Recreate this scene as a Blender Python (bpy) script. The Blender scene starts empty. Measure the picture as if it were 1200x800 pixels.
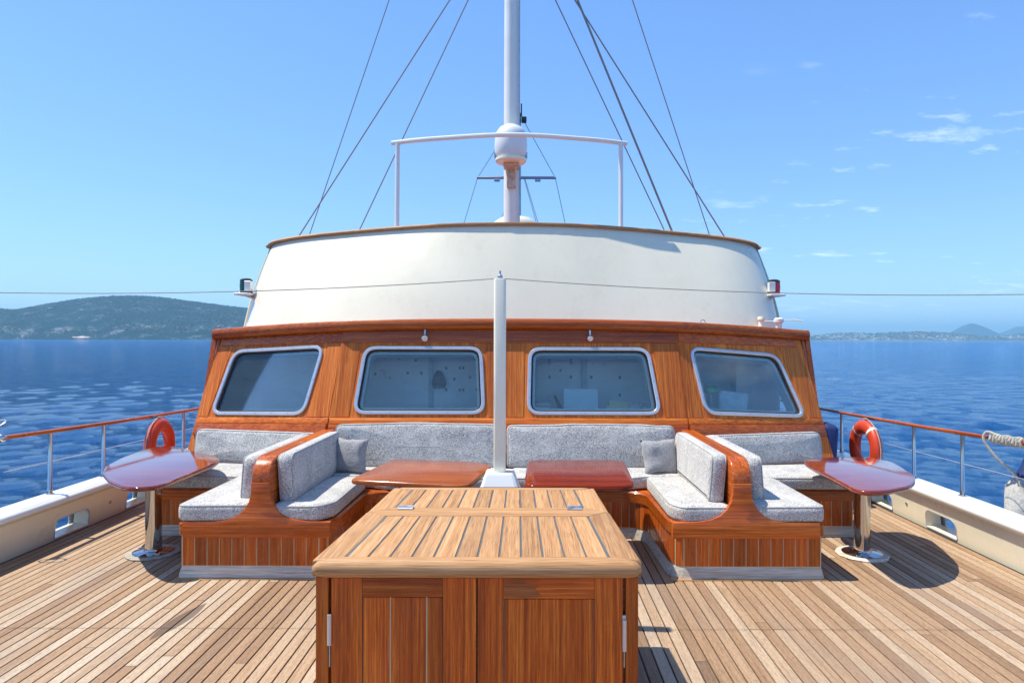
import bpy, bmesh, math, random
import numpy as np
from mathutils import Vector, Matrix, noise as mnoise
from mathutils.geometry import tessellate_polygon
random.seed(7)
rng = np.random.default_rng(11)
R = math.radians
SC = bpy.context.scene
COL = SC.collection

# ---------------------------------------------------------------- camera
cd = bpy.data.cameras.new("camera"); cam = bpy.data.objects.new("camera", cd); COL.objects.link(cam)
cam.location = (0.2, 0.0, 1.75)
cam.rotation_euler = (R(90), -0.0021, 0)
cd.sensor_width = 36; cd.lens = 23.4
cd.shift_x = -20 / 1200; cd.shift_y = -2.3 / 1200
cd.clip_start = 0.05; cd.clip_end = 60000
SC.camera = cam

# ---------------------------------------------------------------- sky, sun, exposure
SUN = Vector((-0.476, 0.045, 1.0)).normalized()          # direction towards the sun
sd = bpy.data.lights.new("sun", 'SUN'); so = bpy.data.objects.new("sun", sd); COL.objects.link(so)
sd.energy = 4.5; sd.angle = R(0.5); sd.color = (1.0, 0.955, 0.83)
so.rotation_euler = SUN.to_track_quat('Z', 'Y').to_euler()
W = bpy.data.worlds.new("World"); SC.world = W; W.use_nodes = True
wn = W.node_tree.nodes; wl = W.node_tree.links; wn.clear()
out = wn.new('ShaderNodeOutputWorld'); bg = wn.new('ShaderNodeBackground'); sky = wn.new('ShaderNodeTexSky')
sky.sky_type = 'NISHITA'; sky.sun_disc = False
sky.sun_elevation = math.asin(SUN.z); sky.sun_rotation = math.atan2(SUN.x, SUN.y)
sky.altitude = 0; sky.air_density = 1.0; sky.dust_density = 0.2; sky.ozone_density = 1.2
hs = wn.new('ShaderNodeHueSaturation'); hs.inputs['Saturation'].default_value = 1.15
hs.inputs['Value'].default_value = 1.0
bg.inputs['Strength'].default_value = 0.15
tc = wn.new('ShaderNodeTexCoord'); sx = wn.new('ShaderNodeSeparateXYZ'); wl.new(tc.outputs['Generated'], sx.inputs[0])
def wmath(op, a, b):
    n = wn.new('ShaderNodeMath'); n.operation = op
    for i, v in enumerate((a, b)):
        if isinstance(v, (int, float)): n.inputs[i].default_value = v
        else: wl.new(v, n.inputs[i])
    return n.outputs[0]
zz = wmath('ADD', wmath('MAXIMUM', sx.outputs[2], 0.0), 0.13)
cu = wmath('DIVIDE', sx.outputs[0], zz); cv = wmath('DIVIDE', sx.outputs[1], zz)
cx = wn.new('ShaderNodeCombineXYZ'); wl.new(cu, cx.inputs[0]); wl.new(cv, cx.inputs[1])
cmap = wn.new('ShaderNodeMapping'); cmap.inputs['Rotation'].default_value = (0, 0, R(20)); cmap.inputs['Scale'].default_value = (1.0, 1.6, 1); cmap.inputs['Location'].default_value = (0.35, 0.2, 0)
wl.new(cx.outputs[0], cmap.inputs[0])
n1 = wn.new('ShaderNodeTexNoise'); n1.inputs['Scale'].default_value = 5.0; n1.inputs['Detail'].default_value = 9; n1.inputs['Roughness'].default_value = 0.62
n2 = wn.new('ShaderNodeTexNoise'); n2.inputs['Scale'].default_value = 0.75; n2.inputs['Detail'].default_value = 2
wl.new(cmap.outputs[0], n1.inputs['Vector']); wl.new(cmap.outputs[0], n2.inputs['Vector'])
cs = wmath('ADD', wmath('MULTIPLY', n1.outputs[0], 0.8), wmath('MULTIPLY', n2.outputs[0], 0.6))
cr = wn.new('ShaderNodeMapRange'); cr.inputs[1].default_value = 0.785; cr.inputs[2].default_value = 1.06; cr.inputs[3].default_value = 0; cr.inputs[4].default_value = 0.65
wl.new(cs, cr.inputs[0])
ck = wn.new('ShaderNodeMapRange'); ck.interpolation_type = 'SMOOTHSTEP'; ck.inputs[1].default_value = 0.35; ck.inputs[2].default_value = 1.3; wl.new(cu, ck.inputs[0])
cm = wn.new('ShaderNodeMix'); cm.data_type = 'RGBA'
tn = wn.new('ShaderNodeMix'); tn.data_type = 'RGBA'; tn.blend_type = 'MULTIPLY'; tn.inputs[0].default_value = 1; tn.inputs[7].default_value = (.90, .91, 1.06, 1)
wl.new(sky.outputs[0], hs.inputs['Color']); wl.new(hs.outputs[0], tn.inputs[6]); gm = wn.new('ShaderNodeGamma'); gm.inputs[1].default_value = .70; wl.new(tn.outputs[2], gm.inputs[0])
t2 = wn.new('ShaderNodeMix'); t2.data_type = 'RGBA'; t2.blend_type = 'MULTIPLY'; t2.inputs[0].default_value = 1; t2.inputs[7].default_value = (1.04, 1.37, 1.72, 1)
wl.new(gm.outputs[0], t2.inputs[6]); wl.new(t2.outputs[2], cm.inputs[6]); cm.inputs[7].default_value = (8, 8.6, 9.2, 1)
wl.new(wmath('MULTIPLY', cr.outputs[0], ck.outputs[0]), cm.inputs[0]); wl.new(cm.outputs[2], bg.inputs[0]); wl.new(bg.outputs[0], out.inputs[0])
vs = SC.view_settings
vs.view_transform = 'Standard'; vs.look = 'None'; vs.gamma = 1; vs.exposure = 0.5
SC.cycles.max_bounces = 8; SC.cycles.transparent_max_bounces = 12; SC.cycles.volume_bounces = 0

# ---------------------------------------------------------------- material helpers
class NT:
    def __init__(s, name):
        s.m = bpy.data.materials.new(name); s.m.use_nodes = True
        s.t = s.m.node_tree; s.n = s.t.nodes; s.l = s.t.links
        s.b = s.n['Principled BSDF']; s.o = s.n['Material Output']
    def node(s, typ, **kw):
        n = s.n.new('ShaderNode' + typ)
        for k, v in kw.items(): setattr(n, k, v)
        return n
    def put(s, sock, v):
        if hasattr(v, 'is_linked') or isinstance(v, bpy.types.NodeSocket): s.l.new(v, sock)
        else: sock.default_value = v
    def math(s, op, a, b=0.0):
        n = s.node('Math', operation=op); s.put(n.inputs[0], a); s.put(n.inputs[1], b); return n.outputs[0]
    def pos(s, scale=(1, 1, 1), shift=True):
        g = s.node('NewGeometry'); v = g.outputs['Position']
        if shift:
            a = s.node('Attribute', attribute_type='OBJECT', attribute_name='tone')
            m = s.node('VectorMath', operation='MULTIPLY_ADD')
            c = s.node('CombineXYZ'); [s.l.new(a.outputs['Fac'], c.inputs[i]) for i in range(3)]
            s.l.new(c.outputs[0], m.inputs[0]); m.inputs[1].default_value = (17.3, 23.1, 31.7); s.l.new(v, m.inputs[2]); v = m.outputs[0]
        mp = s.node('Mapping'); mp.inputs['Scale'].default_value = scale; s.l.new(v, mp.inputs[0])
        return mp.outputs[0]
    def noise(s, vec, scale, detail=4, rough=.55, dist=0.0):
        n = s.node('TexNoise'); s.l.new(vec, n.inputs['Vector']); n.inputs['Scale'].default_value = scale
        n.inputs['Detail'].default_value = detail; n.inputs['Roughness'].default_value = rough; n.inputs['Distortion'].default_value = dist
        return n.outputs[0]
    def ramp(s, fac, stops):
        r = s.node('ValToRGB'); e = r.color_ramp.elements
        while len(e) < len(stops): e.new(0.5)
        for el, (p, c) in zip(e, stops): el.position = p; el.color = (*c, 1)
        s.put(r.inputs[0], fac); return r.outputs[0]
    def range(s, v, a, b, c=0.0, d=1.0):
        n = s.node('MapRange'); s.put(n.inputs[0], v)
        for i, x in enumerate((a, b, c, d)): n.inputs[i + 1].default_value = x
        return n.outputs[0]
    def mix(s, f, a, b, mode='MIX'):
        n = s.node('Mix', data_type='RGBA', blend_type=mode); s.put(n.inputs[0], f)
        for i, v in ((6, a), (7, b)):
            if isinstance(v, tuple) and len(v) == 3: v = (*v, 1)
            s.put(n.inputs[i], v)
        return n.outputs[2]
    def bump(s, h, strength, dist=0.01):
        n = s.node('Bump'); n.inputs['Strength'].default_value = strength; n.inputs['Distance'].default_value = dist
        s.l.new(h, n.inputs['Height']); s.l.new(n.outputs[0], s.b.inputs['Normal'])
    def set(s, **kw):
        names = dict(col='Base Color', rough='Roughness', metal='Metallic', coat='Coat Weight', coatr='Coat Roughness', spec='Specular IOR Level', ior='IOR', sheen='Sheen Weight', trans='Transmission Weight')
        for k, v in kw.items():
            if isinstance(v, tuple) and len(v) == 3: v = (*v, 1)
            s.put(s.b.inputs[names[k]], v)
        return s.m

AX = {'r': (70, 1.2, 1.2), 'f': (100, 100, 2.0), 'x': (1.4, 64, 64), 'y': (64, 1.4, 64), 'z': (64, 64, 1.4)}
def wood(name, dark, mid, light, axis, rough=.3, coat=.4, bump=.25, wear=0.0, tonevar=.25):
    s = NT(name); v = s.pos(AX[axis]); fac = s.noise(v, 1.0, 6, .66, .2)
    big = s.noise(s.pos(tuple(.06 * x for x in AX[axis])), 1.6, 3, .6, .8)
    col = s.ramp(s.math('ADD', s.math('MULTIPLY', fac, .7), s.math('MULTIPLY', big, .3)), [(.32, dark), (.5, mid), (.66, light)])
    pores = s.noise(s.pos(tuple(5 * x for x in AX[axis])), 1.0, 2, .5)
    col = s.mix(.75, col, s.ramp(pores, [(.3, (.45, .4, .38)), (.55, (1, 1, 1))]), 'MULTIPLY')
    a = s.node('Attribute', attribute_type='OBJECT', attribute_name='tone')
    hv = s.node('HueSaturation'); s.l.new(col, hv.inputs['Color'])
    s.l.new(s.range(a.outputs['Fac'], 0, 1, 1 - tonevar, 1 + tonevar), hv.inputs['Value']); col = hv.outputs[0]
    r = s.range(s.noise(s.pos((2, 2, 2)), 3.0, 4), .3, .7, rough * .7, rough * 1.4)
    s.set(col=col, rough=r, coat=coat, coatr=.08, spec=.3)
    s.bump(s.math('ADD', fac, s.math('MULTIPLY', pores, .6)), bump, .004)
    return s.m
def plain(name, col, rough=.4, var=.06, metal=0.0, coat=0.0, scale=3.0, bump=0.0, bscale=60):
    s = NT(name); n = s.noise(s.pos((1, 1, 1)), scale, 5, .6)
    c = s.mix(s.range(n, .3, .7), tuple(x * (1 - var) for x in col), tuple(min(1, x * (1 + var)) for x in col))
    s.set(col=c, rough=rough, metal=metal, coat=coat, coatr=.06)
    if bump: s.bump(s.noise(s.pos((1, 1, 1)), bscale, 3), bump, .004)
    return s.m
def metal(name, col, rough):
    s = NT(name); n = s.noise(s.pos((1, 1, 1)), 30, 3); s.set(col=col, metal=1.0, rough=s.range(n, .3, .7, rough * .6, rough * 1.5)); return s.m

MAH = ((.24, .034, .003), (.50, .095, .008), (.74, .20, .02))
M = {}
for a in 'xyz':
    M['mah' + a] = wood('varnished mahogany ' + a, *MAH, a, .28, .35, .3)
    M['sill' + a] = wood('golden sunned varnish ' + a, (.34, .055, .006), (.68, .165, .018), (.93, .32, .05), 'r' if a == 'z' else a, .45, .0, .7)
    M['teak' + a] = wood('bare pale teak ' + a, (.37, .172, .068), (.51, .265, .112), (.63, .365, .172), a, .6, .0, .3, tonevar=.14)
M['table'] = wood('glossy red table varnish', (.10, .010, .006), (.25, .035, .012), (.46, .10, .03), 'x', .08, .75, .02)
M['table_orange'] = wood('glossy orange table varnish', (.22, .045, .01), (.38, .09, .018), (.5, .14, .03), 'x', .13, .15, .03)
M['door'] = wood('old locker varnish', (.20, .022, .001), (.54, .092, .006), (.88, .25, .022), 'f', .3, .45, .35)
M['doorx'] = wood('old locker varnish rail', (.20, .022, .001), (.48, .08, .005), (.74, .2, .018), 'x', .3, .45, .35)
M['kick'] = wood('grey weathered kickboard', (.32, .28, .22), (.60, .54, .44), (.8, .74, .64), 'x', .8, 0, .5)
M['worn'] = wood('worn pale varnish patch', (.28, .06, .012), (.42, .13, .035), (.52, .22, .08), 'x', .6, .0, .6)
M['caulk_cream'] = plain('cream seam', (.62, .5, .3), .6)
M['caulk_grey'] = plain('grey rubber caulk', (.10, .11, .115), .7)
M['caulk'] = plain('black deck caulk', (.022, .021, .02), .7)
def creammat():
    s = NT('cream gelcoat'); n = s.noise(s.pos((1, 1, 1), False), 1.5, 5, .6); st = s.noise(s.pos((5, 5, .5), False), 2.0, 5, .65)
    c = s.mix(s.range(n, .3, .7), (.80, .725, .545), (.84, .77, .585)); c = s.mix(s.range(st, .52, .75, 0, .35), c, (.70, .62, .45))
    s.set(col=c, rough=s.range(n, .3, .7, .22, .4), coat=.25, coatr=.08); s.bump(s.noise(s.pos((1, 1, 1), False), 2.2, 3), .06, .05); return s.m
M['cream'] = creammat()
M['white'] = plain('white gloss paint', (.82, .80, .74), .3, .03, coat=.3)
M['post'] = plain('ivory post paint', (.93, .87, .67), .35, .04, coat=.2)
M['mast'] = plain('pale mast paint', (.87, .84, .75), .4, .05)
M['aluminium'] = metal('dull grey alloy', (.45, .47, .5), .45)
M['chrome'] = metal('polished steel', (.56, .55, .54), .08)
M['framemetal'] = plain('window frame alloy', (.62, .62, .63), .28, .06, metal=.55)
M['dark'] = plain('black plastic', (.02, .02, .022), .4)
M['rust'] = plain('rusty bracket', (.62, .54, .42), .7, .35, scale=30)
M['wire'] = plain('grey steel wire', (.10, .10, .10), .5)
M['rope'] = plain('old pale rope', (.42, .39, .33), .9, .3, scale=60, bump=.8, bscale=200)
M['line'] = plain('grey thin line', (.30, .29, .27), .8)
M['blue'] = plain('navy blue canvas', (.012, .03, .13), .7, .2)
M['fleece'] = plain('grey knitted fleece', (.46, .44, .41), .95, .25, scale=45, bump=1.0, bscale=130)
M['buoy'] = plain('faded orange red buoy', (.62, .055, .018), .42, .12, scale=6)
M['band'] = plain('pale reflective tape', (.75, .74, .70), .35)
M['green'] = plain('dark green lens', (.005, .07, .07), .15)
M['red'] = plain('red lens', (.5, .01, .03), .15)
M['room'] = plain('grey blue room lining', (.76, .83, .84), .6, .08, scale=2)
M['room_dark'] = plain('dark blue grey cupboard', (.36, .45, .50), .6, .1)
M['liner'] = plain('cream window lining', (.80, .79, .70), .5)
M['bluescreen'] = plain('pale blue screen casing', (.62, .80, .84), .3)
M['ivory'] = plain('ivory paper', (.88, .78, .45), .8)
M['lampgreen'] = plain('bright green shade', (.02, .48, .2), .35)
M['cloth'] = plain('pale blue cloth', (.72, .84, .9), .9, .12, scale=12, bump=.5, bscale=20)

def fabric(name, c0, c1, worn=.5):
    s = NT(name); p = s.pos((1, 1, 1)); f = s.noise(p, 105, 3, .75)
    big = s.noise(p, 5, 5, .65, .6)
    c = s.mix(s.range(f, .38, .60), c0, c1)
    c = s.mix(s.math('MULTIPLY', s.range(big, .42, .68), worn), c, tuple(min(1, x * 1.25) for x in c1))
    s.set(col=c, rough=.95, sheen=.25, spec=.1)
    s.bump(s.math('ADD', s.math('MULTIPLY', f, .6), s.math('MULTIPLY', s.noise(p, 9, 4, .6, .6), 1.5)), .6, .012)
    return s.m
M['fabric'] = fabric('speckled grey terry', (.19, .178, .165), (.70, .665, .61), .35)
M['piping'] = plain('grey cushion piping', (.42, .40, .38), .9, .2, scale=40)
M['pillow'] = fabric('mid grey plush', (.20, .195, .20), (.40, .385, .385), .25)

def deckmat():
    s = NT('weathered teak deck')
    a = s.node('Attribute', attribute_type='OBJECT', attribute_name='tone')
    base = s.ramp(a.outputs['Fac'], [(0, (.17, .105, .065)), (.3, (.335, .203, .115)), (.6, (.43, .288, .176)), (.85, (.53, .41, .29)), (1, (.65, .58, .47))])
    g = s.noise(s.pos((60, 2.5, 60)), 1.0, 6, .65, .4)
    col = s.mix(.75, base, s.ramp(g, [(.3, (.62, .59, .56)), (.5, (.97, .95, .93)), (.68, (1.15, 1.13, 1.1))]), 'MULTIPLY')
    sp = s.noise(s.pos((160, 30, 160)), 1.0, 3, .7)
    col = s.mix(.6, col, s.ramp(sp, [(.35, (.6, .58, .56)), (.55, (1.1, 1.1, 1.1))]), 'MULTIPLY')
    bl = s.noise(s.pos((1.2, .5, 1), False), 1.3, 5, .6, .5)
    col = s.mix(s.math('MULTIPLY', s.range(bl, .5, .72), .55), col, s.mix(.35, (.25, .21, .18), base))
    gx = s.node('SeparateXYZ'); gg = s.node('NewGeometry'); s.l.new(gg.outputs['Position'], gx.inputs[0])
    # a leaf shaped darker patch on the planks beside the locker
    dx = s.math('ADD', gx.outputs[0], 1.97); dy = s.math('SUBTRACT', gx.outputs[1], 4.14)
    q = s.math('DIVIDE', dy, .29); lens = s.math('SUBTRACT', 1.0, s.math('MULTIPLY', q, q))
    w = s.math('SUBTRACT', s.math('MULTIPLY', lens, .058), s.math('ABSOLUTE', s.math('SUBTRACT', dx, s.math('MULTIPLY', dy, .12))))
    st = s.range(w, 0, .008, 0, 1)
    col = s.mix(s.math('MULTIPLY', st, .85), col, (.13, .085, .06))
    s.set(col=col, rough=.75, spec=.25)
    s.bump(s.math('ADD', g, sp), .35, .004)
    return s.m
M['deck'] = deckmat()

def seamat():
    s = NT('deep blue sea'); g = s.node('NewGeometry').outputs['Position']
    def mp(sc, rot):
        m = s.node('Mapping'); m.inputs['Scale'].default_value = sc; m.inputs['Rotation'].default_value = (0, 0, R(rot)); s.l.new(g, m.inputs[0]); return m.outputs[0]
    a = s.noise(mp((2.7, 1.7, 1), 8), 1.0, 7, .76, .1)
    c = s.noise(mp((.16, .10, 1), -6), 1.0, 4, .62, .1)
    s.set(col=(.003, .125, .40), rough=.05, ior=1.333)
    s.bump(s.math('ADD', s.math('MULTIPLY', a, 1.0), s.math('MULTIPLY', c, 1.7)), 1.0, 1.0)
    return s.m
M['sea'] = seamat()

def landmat(name, veg, rock, amt, scale):
    s = NT(name); p = s.pos((1, 1, 1), False)
    a = s.noise(p, scale, 8, .7); b = s.noise(p, scale * .12, 4, .6)
    f = s.range(s.math('ADD', s.math('MULTIPLY', a, .7), s.math('MULTIPLY', b, .5)), .66 - amt, .76 - amt)
    s.set(col=s.mix(f, veg, rock), rough=.95, spec=.05); return s.m
M['hill'] = landmat('scrub covered hillside', (.012, .036, .042), (.24, .25, .25), .01, .13)
M['shore'] = plain('pale rocky shore', (.62, .46, .38), .9, .35, scale=.06)
M['shrub'] = plain('dark scrub', (.015, .034, .022), .9, .4, scale=.03)
M['coast'] = landmat('dry low coast', (.07, .075, .045), (.36, .30, .23), .04, .012)
M['mount'] = landmat('far mountain', (.03, .04, .05), (.08, .08, .09), .0, .004)
M['house'] = plain('white town houses', (.84, .82, .78), .8, .15, scale=.02)

def glassmat():
    s = NT('tinted window glass'); s.n.remove(s.b)
    t = s.node('BsdfTransparent'); t.inputs[0].default_value = (.92, .98, .985, 1)
    g = s.node('BsdfGlossy'); g.inputs['Roughness'].default_value = .02
    f = s.node('Fresnel'); f.inputs[0].default_value = 1.5
    d = s.node('BsdfDiffuse'); d.inputs[0].default_value = (.42, .60, .66, 1)
    sm = s.range(s.noise(s.pos((3, 3, 8)), 2.0, 6, .7, .8), .4, .8, .045, .10)
    m1 = s.node('MixShader'); s.put(m1.inputs[0], s.math('MAXIMUM', s.math('MULTIPLY', f.outputs[0], 1.0), .05)); s.l.new(t.outputs[0], m1.inputs[1]); s.l.new(g.outputs[0], m1.inputs[2])
    m2 = s.node('MixShader'); s.put(m2.inputs[0], sm); s.l.new(m1.outputs[0], m2.inputs[1]); s.l.new(d.outputs[0], m2.inputs[2])
    s.l.new(m2.outputs[0], s.o.inputs[0]); return s.m
M['glass'] = glassmat()
def noticemat():
    s = NT('printed notice sheet'); p = s.pos((1, 1, 1), False)
    a = s.noise(s.pos((30, 30, 120), False), 1.0, 1); b = s.noise(s.pos((8, 8, 9), False), 1.0, 1)
    f = s.math('MULTIPLY', s.range(a, .54, .58), s.range(b, .55, .6))
    s.set(col=s.mix(s.math('MULTIPLY', f, .7), (.86, .88, .88), (.1, .13, .2)), rough=.8); return s.m
M['notice'] = noticemat()

# ---------------------------------------------------------------- object helpers
def finish(name, bm, mat, parent=None, sharp=35, base=False):
    """link the bmesh (built in world coordinates) as one mesh object with its own origin"""
    bmesh.ops.recalc_face_normals(bm, faces=bm.faces[:])
    me = bpy.data.meshes.new(name); bm.to_mesh(me); bm.free()
    co = np.empty(len(me.vertices) * 3, np.float32); me.vertices.foreach_get('co', co); co = co.reshape(-1, 3)
    lo, hi = co.min(0), co.max(0); c = (lo + hi) / 2
    if parent is None or base: c[2] = lo[2]
    co -= c; me.vertices.foreach_set('co', co.ravel())
    me.shade_smooth()
    if sharp is not None: me.set_sharp_from_angle(angle=R(sharp))
    for m in (mat if isinstance(mat, (list, tuple)) else [mat]): me.materials.append(m)
    o = bpy.data.objects.new(name, me); COL.objects.link(o)
    o.location = Vector([float(x) for x in c])
    if parent is not None:
        o.parent = parent; o.location = o.location - origin(parent)
    o['tone'] = random.random()
    return o
def origin(o):
    v = Vector(o.location)
    while o.parent is not None: o = o.parent; v += o.location
    return v
def place(name, me, loc, parent, rotz=0.0, scale=None, tone=None):
    """another object on shared mesh data"""
    o = bpy.data.objects.new(name, me); COL.objects.link(o)
    o.location = Vector(loc) - (origin(parent) if parent else Vector((0, 0, 0))); o.rotation_euler = (0, 0, rotz)
    if scale: o.scale = scale
    o.parent = parent; o['tone'] = random.random() if tone is None else tone
    return o
def tag(o, label, cat, group=None):
    o['label'] = label; o['category'] = cat
    if group: o['group'] = group
    return o
def thing(name, loc, label, cat, group=None):
    o = bpy.data.objects.new(name, None); COL.objects.link(o); o.location = loc; o.empty_display_size = .1
    return tag(o, label, cat, group)
def struct(o): o['kind'] = 'structure'; return o
def stuff(o): o['kind'] = 'stuff'; return o

def BM(): return bmesh.new()
I4 = Matrix.Identity(4)
def frame(o, u, v, w):
    m = Matrix.Identity(4)
    for i, a in enumerate((u, v, w, o)):
        for k in range(3): m[k][i] = a[k]
    return m
def rpoly(pts, r, seg=4):
    """polygon with rounded corners; r a number or a list"""
    n = len(pts); res = []
    for i in range(n):
        p0, p, p1 = (Vector(pts[(i + k) % n]).to_2d() for k in (-1, 0, 1))
        rr = r[i] if isinstance(r, (list, tuple)) else r
        a = (p0 - p); b = (p1 - p); d = min(rr, a.length * .49, b.length * .49)
        if d < 1e-5: res.append(tuple(p)); continue
        s0 = p + a.normalized() * d; s1 = p + b.normalized() * d
        for k in range(seg + 1):
            t = k / seg; q = s0 * (1 - t) ** 2 + p * 2 * t * (1 - t) + s1 * t * t
            res.append((q.x, q.y))
    return res
def area(p): return sum(p[i][0] * p[(i + 1) % len(p)][1] - p[(i + 1) % len(p)][0] * p[i][1] for i in range(len(p))) / 2
def inset(p, d):
    n = len(p); res = []; sgn = 1 if area(p) > 0 else -1
    for i in range(n):
        a = Vector(p[i]) - Vector(p[i - 1]); b = Vector(p[(i + 1) % n]) - Vector(p[i])
        if a.length < 1e-7: a = b
        if b.length < 1e-7: b = a
        na = Vector((-a.y, a.x)).normalized(); nb = Vector((-b.y, b.x)).normalized()
        m = na + nb
        m = m / max(.35, (m.length_squared / 2)) if m.length > 1e-6 else na
        res.append((p[i][0] + m.x * d * sgn, p[i][1] + m.y * d * sgn))
    return res
def slab(bm, outline, t, r, mat=I4, seg=3, puff=0.0, rb=None, w0=0.0):
    """outline in u,v extruded by t along w with rounded rims (r above, rb below)"""
    rb = r if rb is None else rb; rings = []
    for k in range(seg + 1):
        a = (k / seg) * math.pi / 2
        rings.append((inset(outline, rb * (1 - math.sin(a))) if rb else outline, w0 + rb * (1 - math.cos(a))))
        if not rb: break
    for k in range(seg + 1):
        a = (1 - k / seg) * math.pi / 2
        rings.append((inset(outline, r * (1 - math.sin(a))) if r else outline, w0 + t - r * (1 - math.cos(a))))
        if not r: break
    if puff:
        cx_ = sum(p[0] for p in outline) / len(outline); cy_ = sum(p[1] for p in outline) / len(outline)
        last = rings[-1][0]
        for s_ in (.86, .6, .3): rings.append(([(cx_ + (p[0] - cx_) * s_, cy_ + (p[1] - cy_) * s_) for p in last], w0 + t + puff * (1 - s_ * s_)))
    V = [[bm.verts.new(mat @ Vector((x, y, w))) for x, y in ring] for ring, w in rings]
    n = len(outline)
    for a, b in zip(V, V[1:]):
        for i in range(n): bm.faces.new((a[i], a[(i + 1) % n], b[(i + 1) % n], b[i]))
    bm.faces.new(V[0][::-1]); bm.faces.new(V[-1])
def box(bm, x0, x1, y0, y1, z0, z1, b=.004, mat=I4):
    slab(bm, [(x0, y0), (x1, y0), (x1, y1), (x0, y1)], z1 - z0, b, mat, 1, 0, b, z0)
def rbox(bm, x0, x1, y0, y1, z0, z1, rc, re, mat=I4, seg=3, puff=0.0):
    slab(bm, rpoly([(x0, y0), (x1, y0), (x1, y1), (x0, y1)], rc), z1 - z0, re, mat, seg, puff, re, z0)
def tube(bm, path, r, seg=8, closed=False, caps=True):
    P = [Vector(p) for p in path]; n = len(P); rad = r if isinstance(r, (list, tuple)) else [r] * n
    T = []
    for i in range(n):
        a = P[i - 1] if (i or closed) else P[i]; b = P[(i + 1) % n] if (i < n - 1 or closed) else P[i]
        T.append((b - a).normalized())
    N = T[0].orthogonal().normalized(); V = []
    for i in range(n):
        N = (N - T[i] * N.dot(T[i])).normalized(); B = T[i].cross(N)
        V.append([bm.verts.new(P[i] + (N * math.cos(2 * math.pi * k / seg) + B * math.sin(2 * math.pi * k / seg)) * rad[i]) for k in range(seg)])
    for i in range(n if closed else n - 1):
        a, b = V[i], V[(i + 1) % n]
        for k in range(seg): bm.faces.new((a[k], a[(k + 1) % seg], b[(k + 1) % seg], b[k]))
    if caps and not closed: bm.faces.new(V[0][::-1]); bm.faces.new(V[-1])
def lathe(bm, prof, mat=I4, seg=24):
    V = []
    for r, z in prof:
        V.append([bm.verts.new(mat @ Vector((max(r, 1e-4) * math.cos(2 * math.pi * k / seg), max(r, 1e-4) * math.sin(2 * math.pi * k / seg), z))) for k in range(seg)])
    for a, b in zip(V, V[1:]):
        for k in range(seg): bm.faces.new((a[k], a[(k + 1) % seg], b[(k + 1) % seg], b[k]))
    bm.faces.new(V[0][::-1]); bm.faces.new(V[-1])
def loft(bm, rows, close_ring=False, caps=False):
    V = [[bm.verts.new(Vector(p)) for p in r] for r in rows]; m = len(V[0])
    for a, b in zip(V, V[1:]):
        for i in range(m if close_ring else m - 1): bm.faces.new((a[i], a[(i + 1) % m], b[(i + 1) % m], b[i]))
    if caps: bm.faces.new(V[0][::-1]); bm.faces.new(V[-1])
def holed(bm, outer, holes, t, mat=I4):
    """plate in u,v with holes, thickness t along -w, reveals included"""
    polys = [[Vector((x, y, 0)) for x, y in p] for p in [outer] + holes]
    flat = [p for q in polys for p in q]; tris = tessellate_polygon(polys)
    f = [bm.verts.new(mat @ p) for p in flat]; b = [bm.verts.new(mat @ (p + Vector((0, 0, -t)))) for p in flat]
    for a in tris:
        try: bm.faces.new([f[i] for i in a]); bm.faces.new([b[i] for i in a[::-1]])
        except ValueError: pass
    k = 0
    for q in polys:
        n = len(q)
        for i in range(n): bm.faces.new((f[k + i], f[k + (i + 1) % n], b[k + (i + 1) % n], b[k + i]))
        k += n
def ringframe(bm, outline, wd, h, mat=I4, w0=0.0):
    o = outline; i1 = inset(o, wd); c = .006
    rows = [(o, w0), (o, w0 + h - c), (inset(o, c), w0 + h), (inset(o, wd - c), w0 + h), (i1, w0 + h - c), (i1, w0)]
    V = [[bm.verts.new(mat @ Vector((x, y, w))) for x, y in r] for r, w in rows]; n = len(o)
    for j in range(len(V)):
        a, b = V[j], V[(j + 1) % len(V)]
        for i in range(n): bm.faces.new((a[i], a[(i + 1) % n], b[(i + 1) % n], b[i]))
def arc(cx_, cy_, r, a0, a1, n): return [(cx_ + r * math.cos(R(a0 + (a1 - a0) * k / n)), cy_ + r * math.sin(R(a0 + (a1 - a0) * k / n))) for k in range(n + 1)]
def wobble(bm, amp, freq, seed=0):
    for v in bm.verts: v.co += mnoise.noise_vector(v.co * freq + Vector((seed * 3.7, seed, 0))) * amp
def catmull(pts, k=6):
    P = [Vector(p) for p in pts]; res = []
    for i in range(len(P) - 1):
        p0, p1, p2, p3 = P[max(i - 1, 0)], P[i], P[i + 1], P[min(i + 2, len(P) - 1)]
        for j in range(k):
            t = j / k
            res.append(.5 * ((2 * p1) + (p2 - p0) * t + (2 * p0 - 5 * p1 + 4 * p2 - p3) * t * t + (3 * p1 - p0 - 3 * p2 + p3) * t ** 3))
    res.append(P[-1]); return res
def fast_mesh(name, co, quads, mat, smooth=True):
    me = bpy.data.meshes.new(name); k = quads.shape[1]
    me.vertices.add(len(co)); me.vertices.foreach_set('co', co.astype(np.float32).ravel())
    me.loops.add(quads.size); me.loops.foreach_set('vertex_index', quads.astype(np.int32).ravel())
    me.polygons.add(len(quads)); me.polygons.foreach_set('loop_start', np.arange(0, quads.size, k, dtype=np.int32))
    me.polygons.foreach_set('use_smooth', np.full(len(quads), smooth)); me.update(calc_edges=True); me.materials.append(mat)
    o = bpy.data.objects.new(name, me); COL.objects.link(o); return o
def gridquads(n, m, wrap=False):
    i = np.arange(n - 1)[:, None]; j = np.arange(m if wrap else m - 1)[None, :]; j2 = (j + 1) % m
    return np.stack([i * m + j, i * m + j2, (i + 1) * m + j2, (i + 1) * m + j], -1).reshape(-1, 4)

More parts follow.
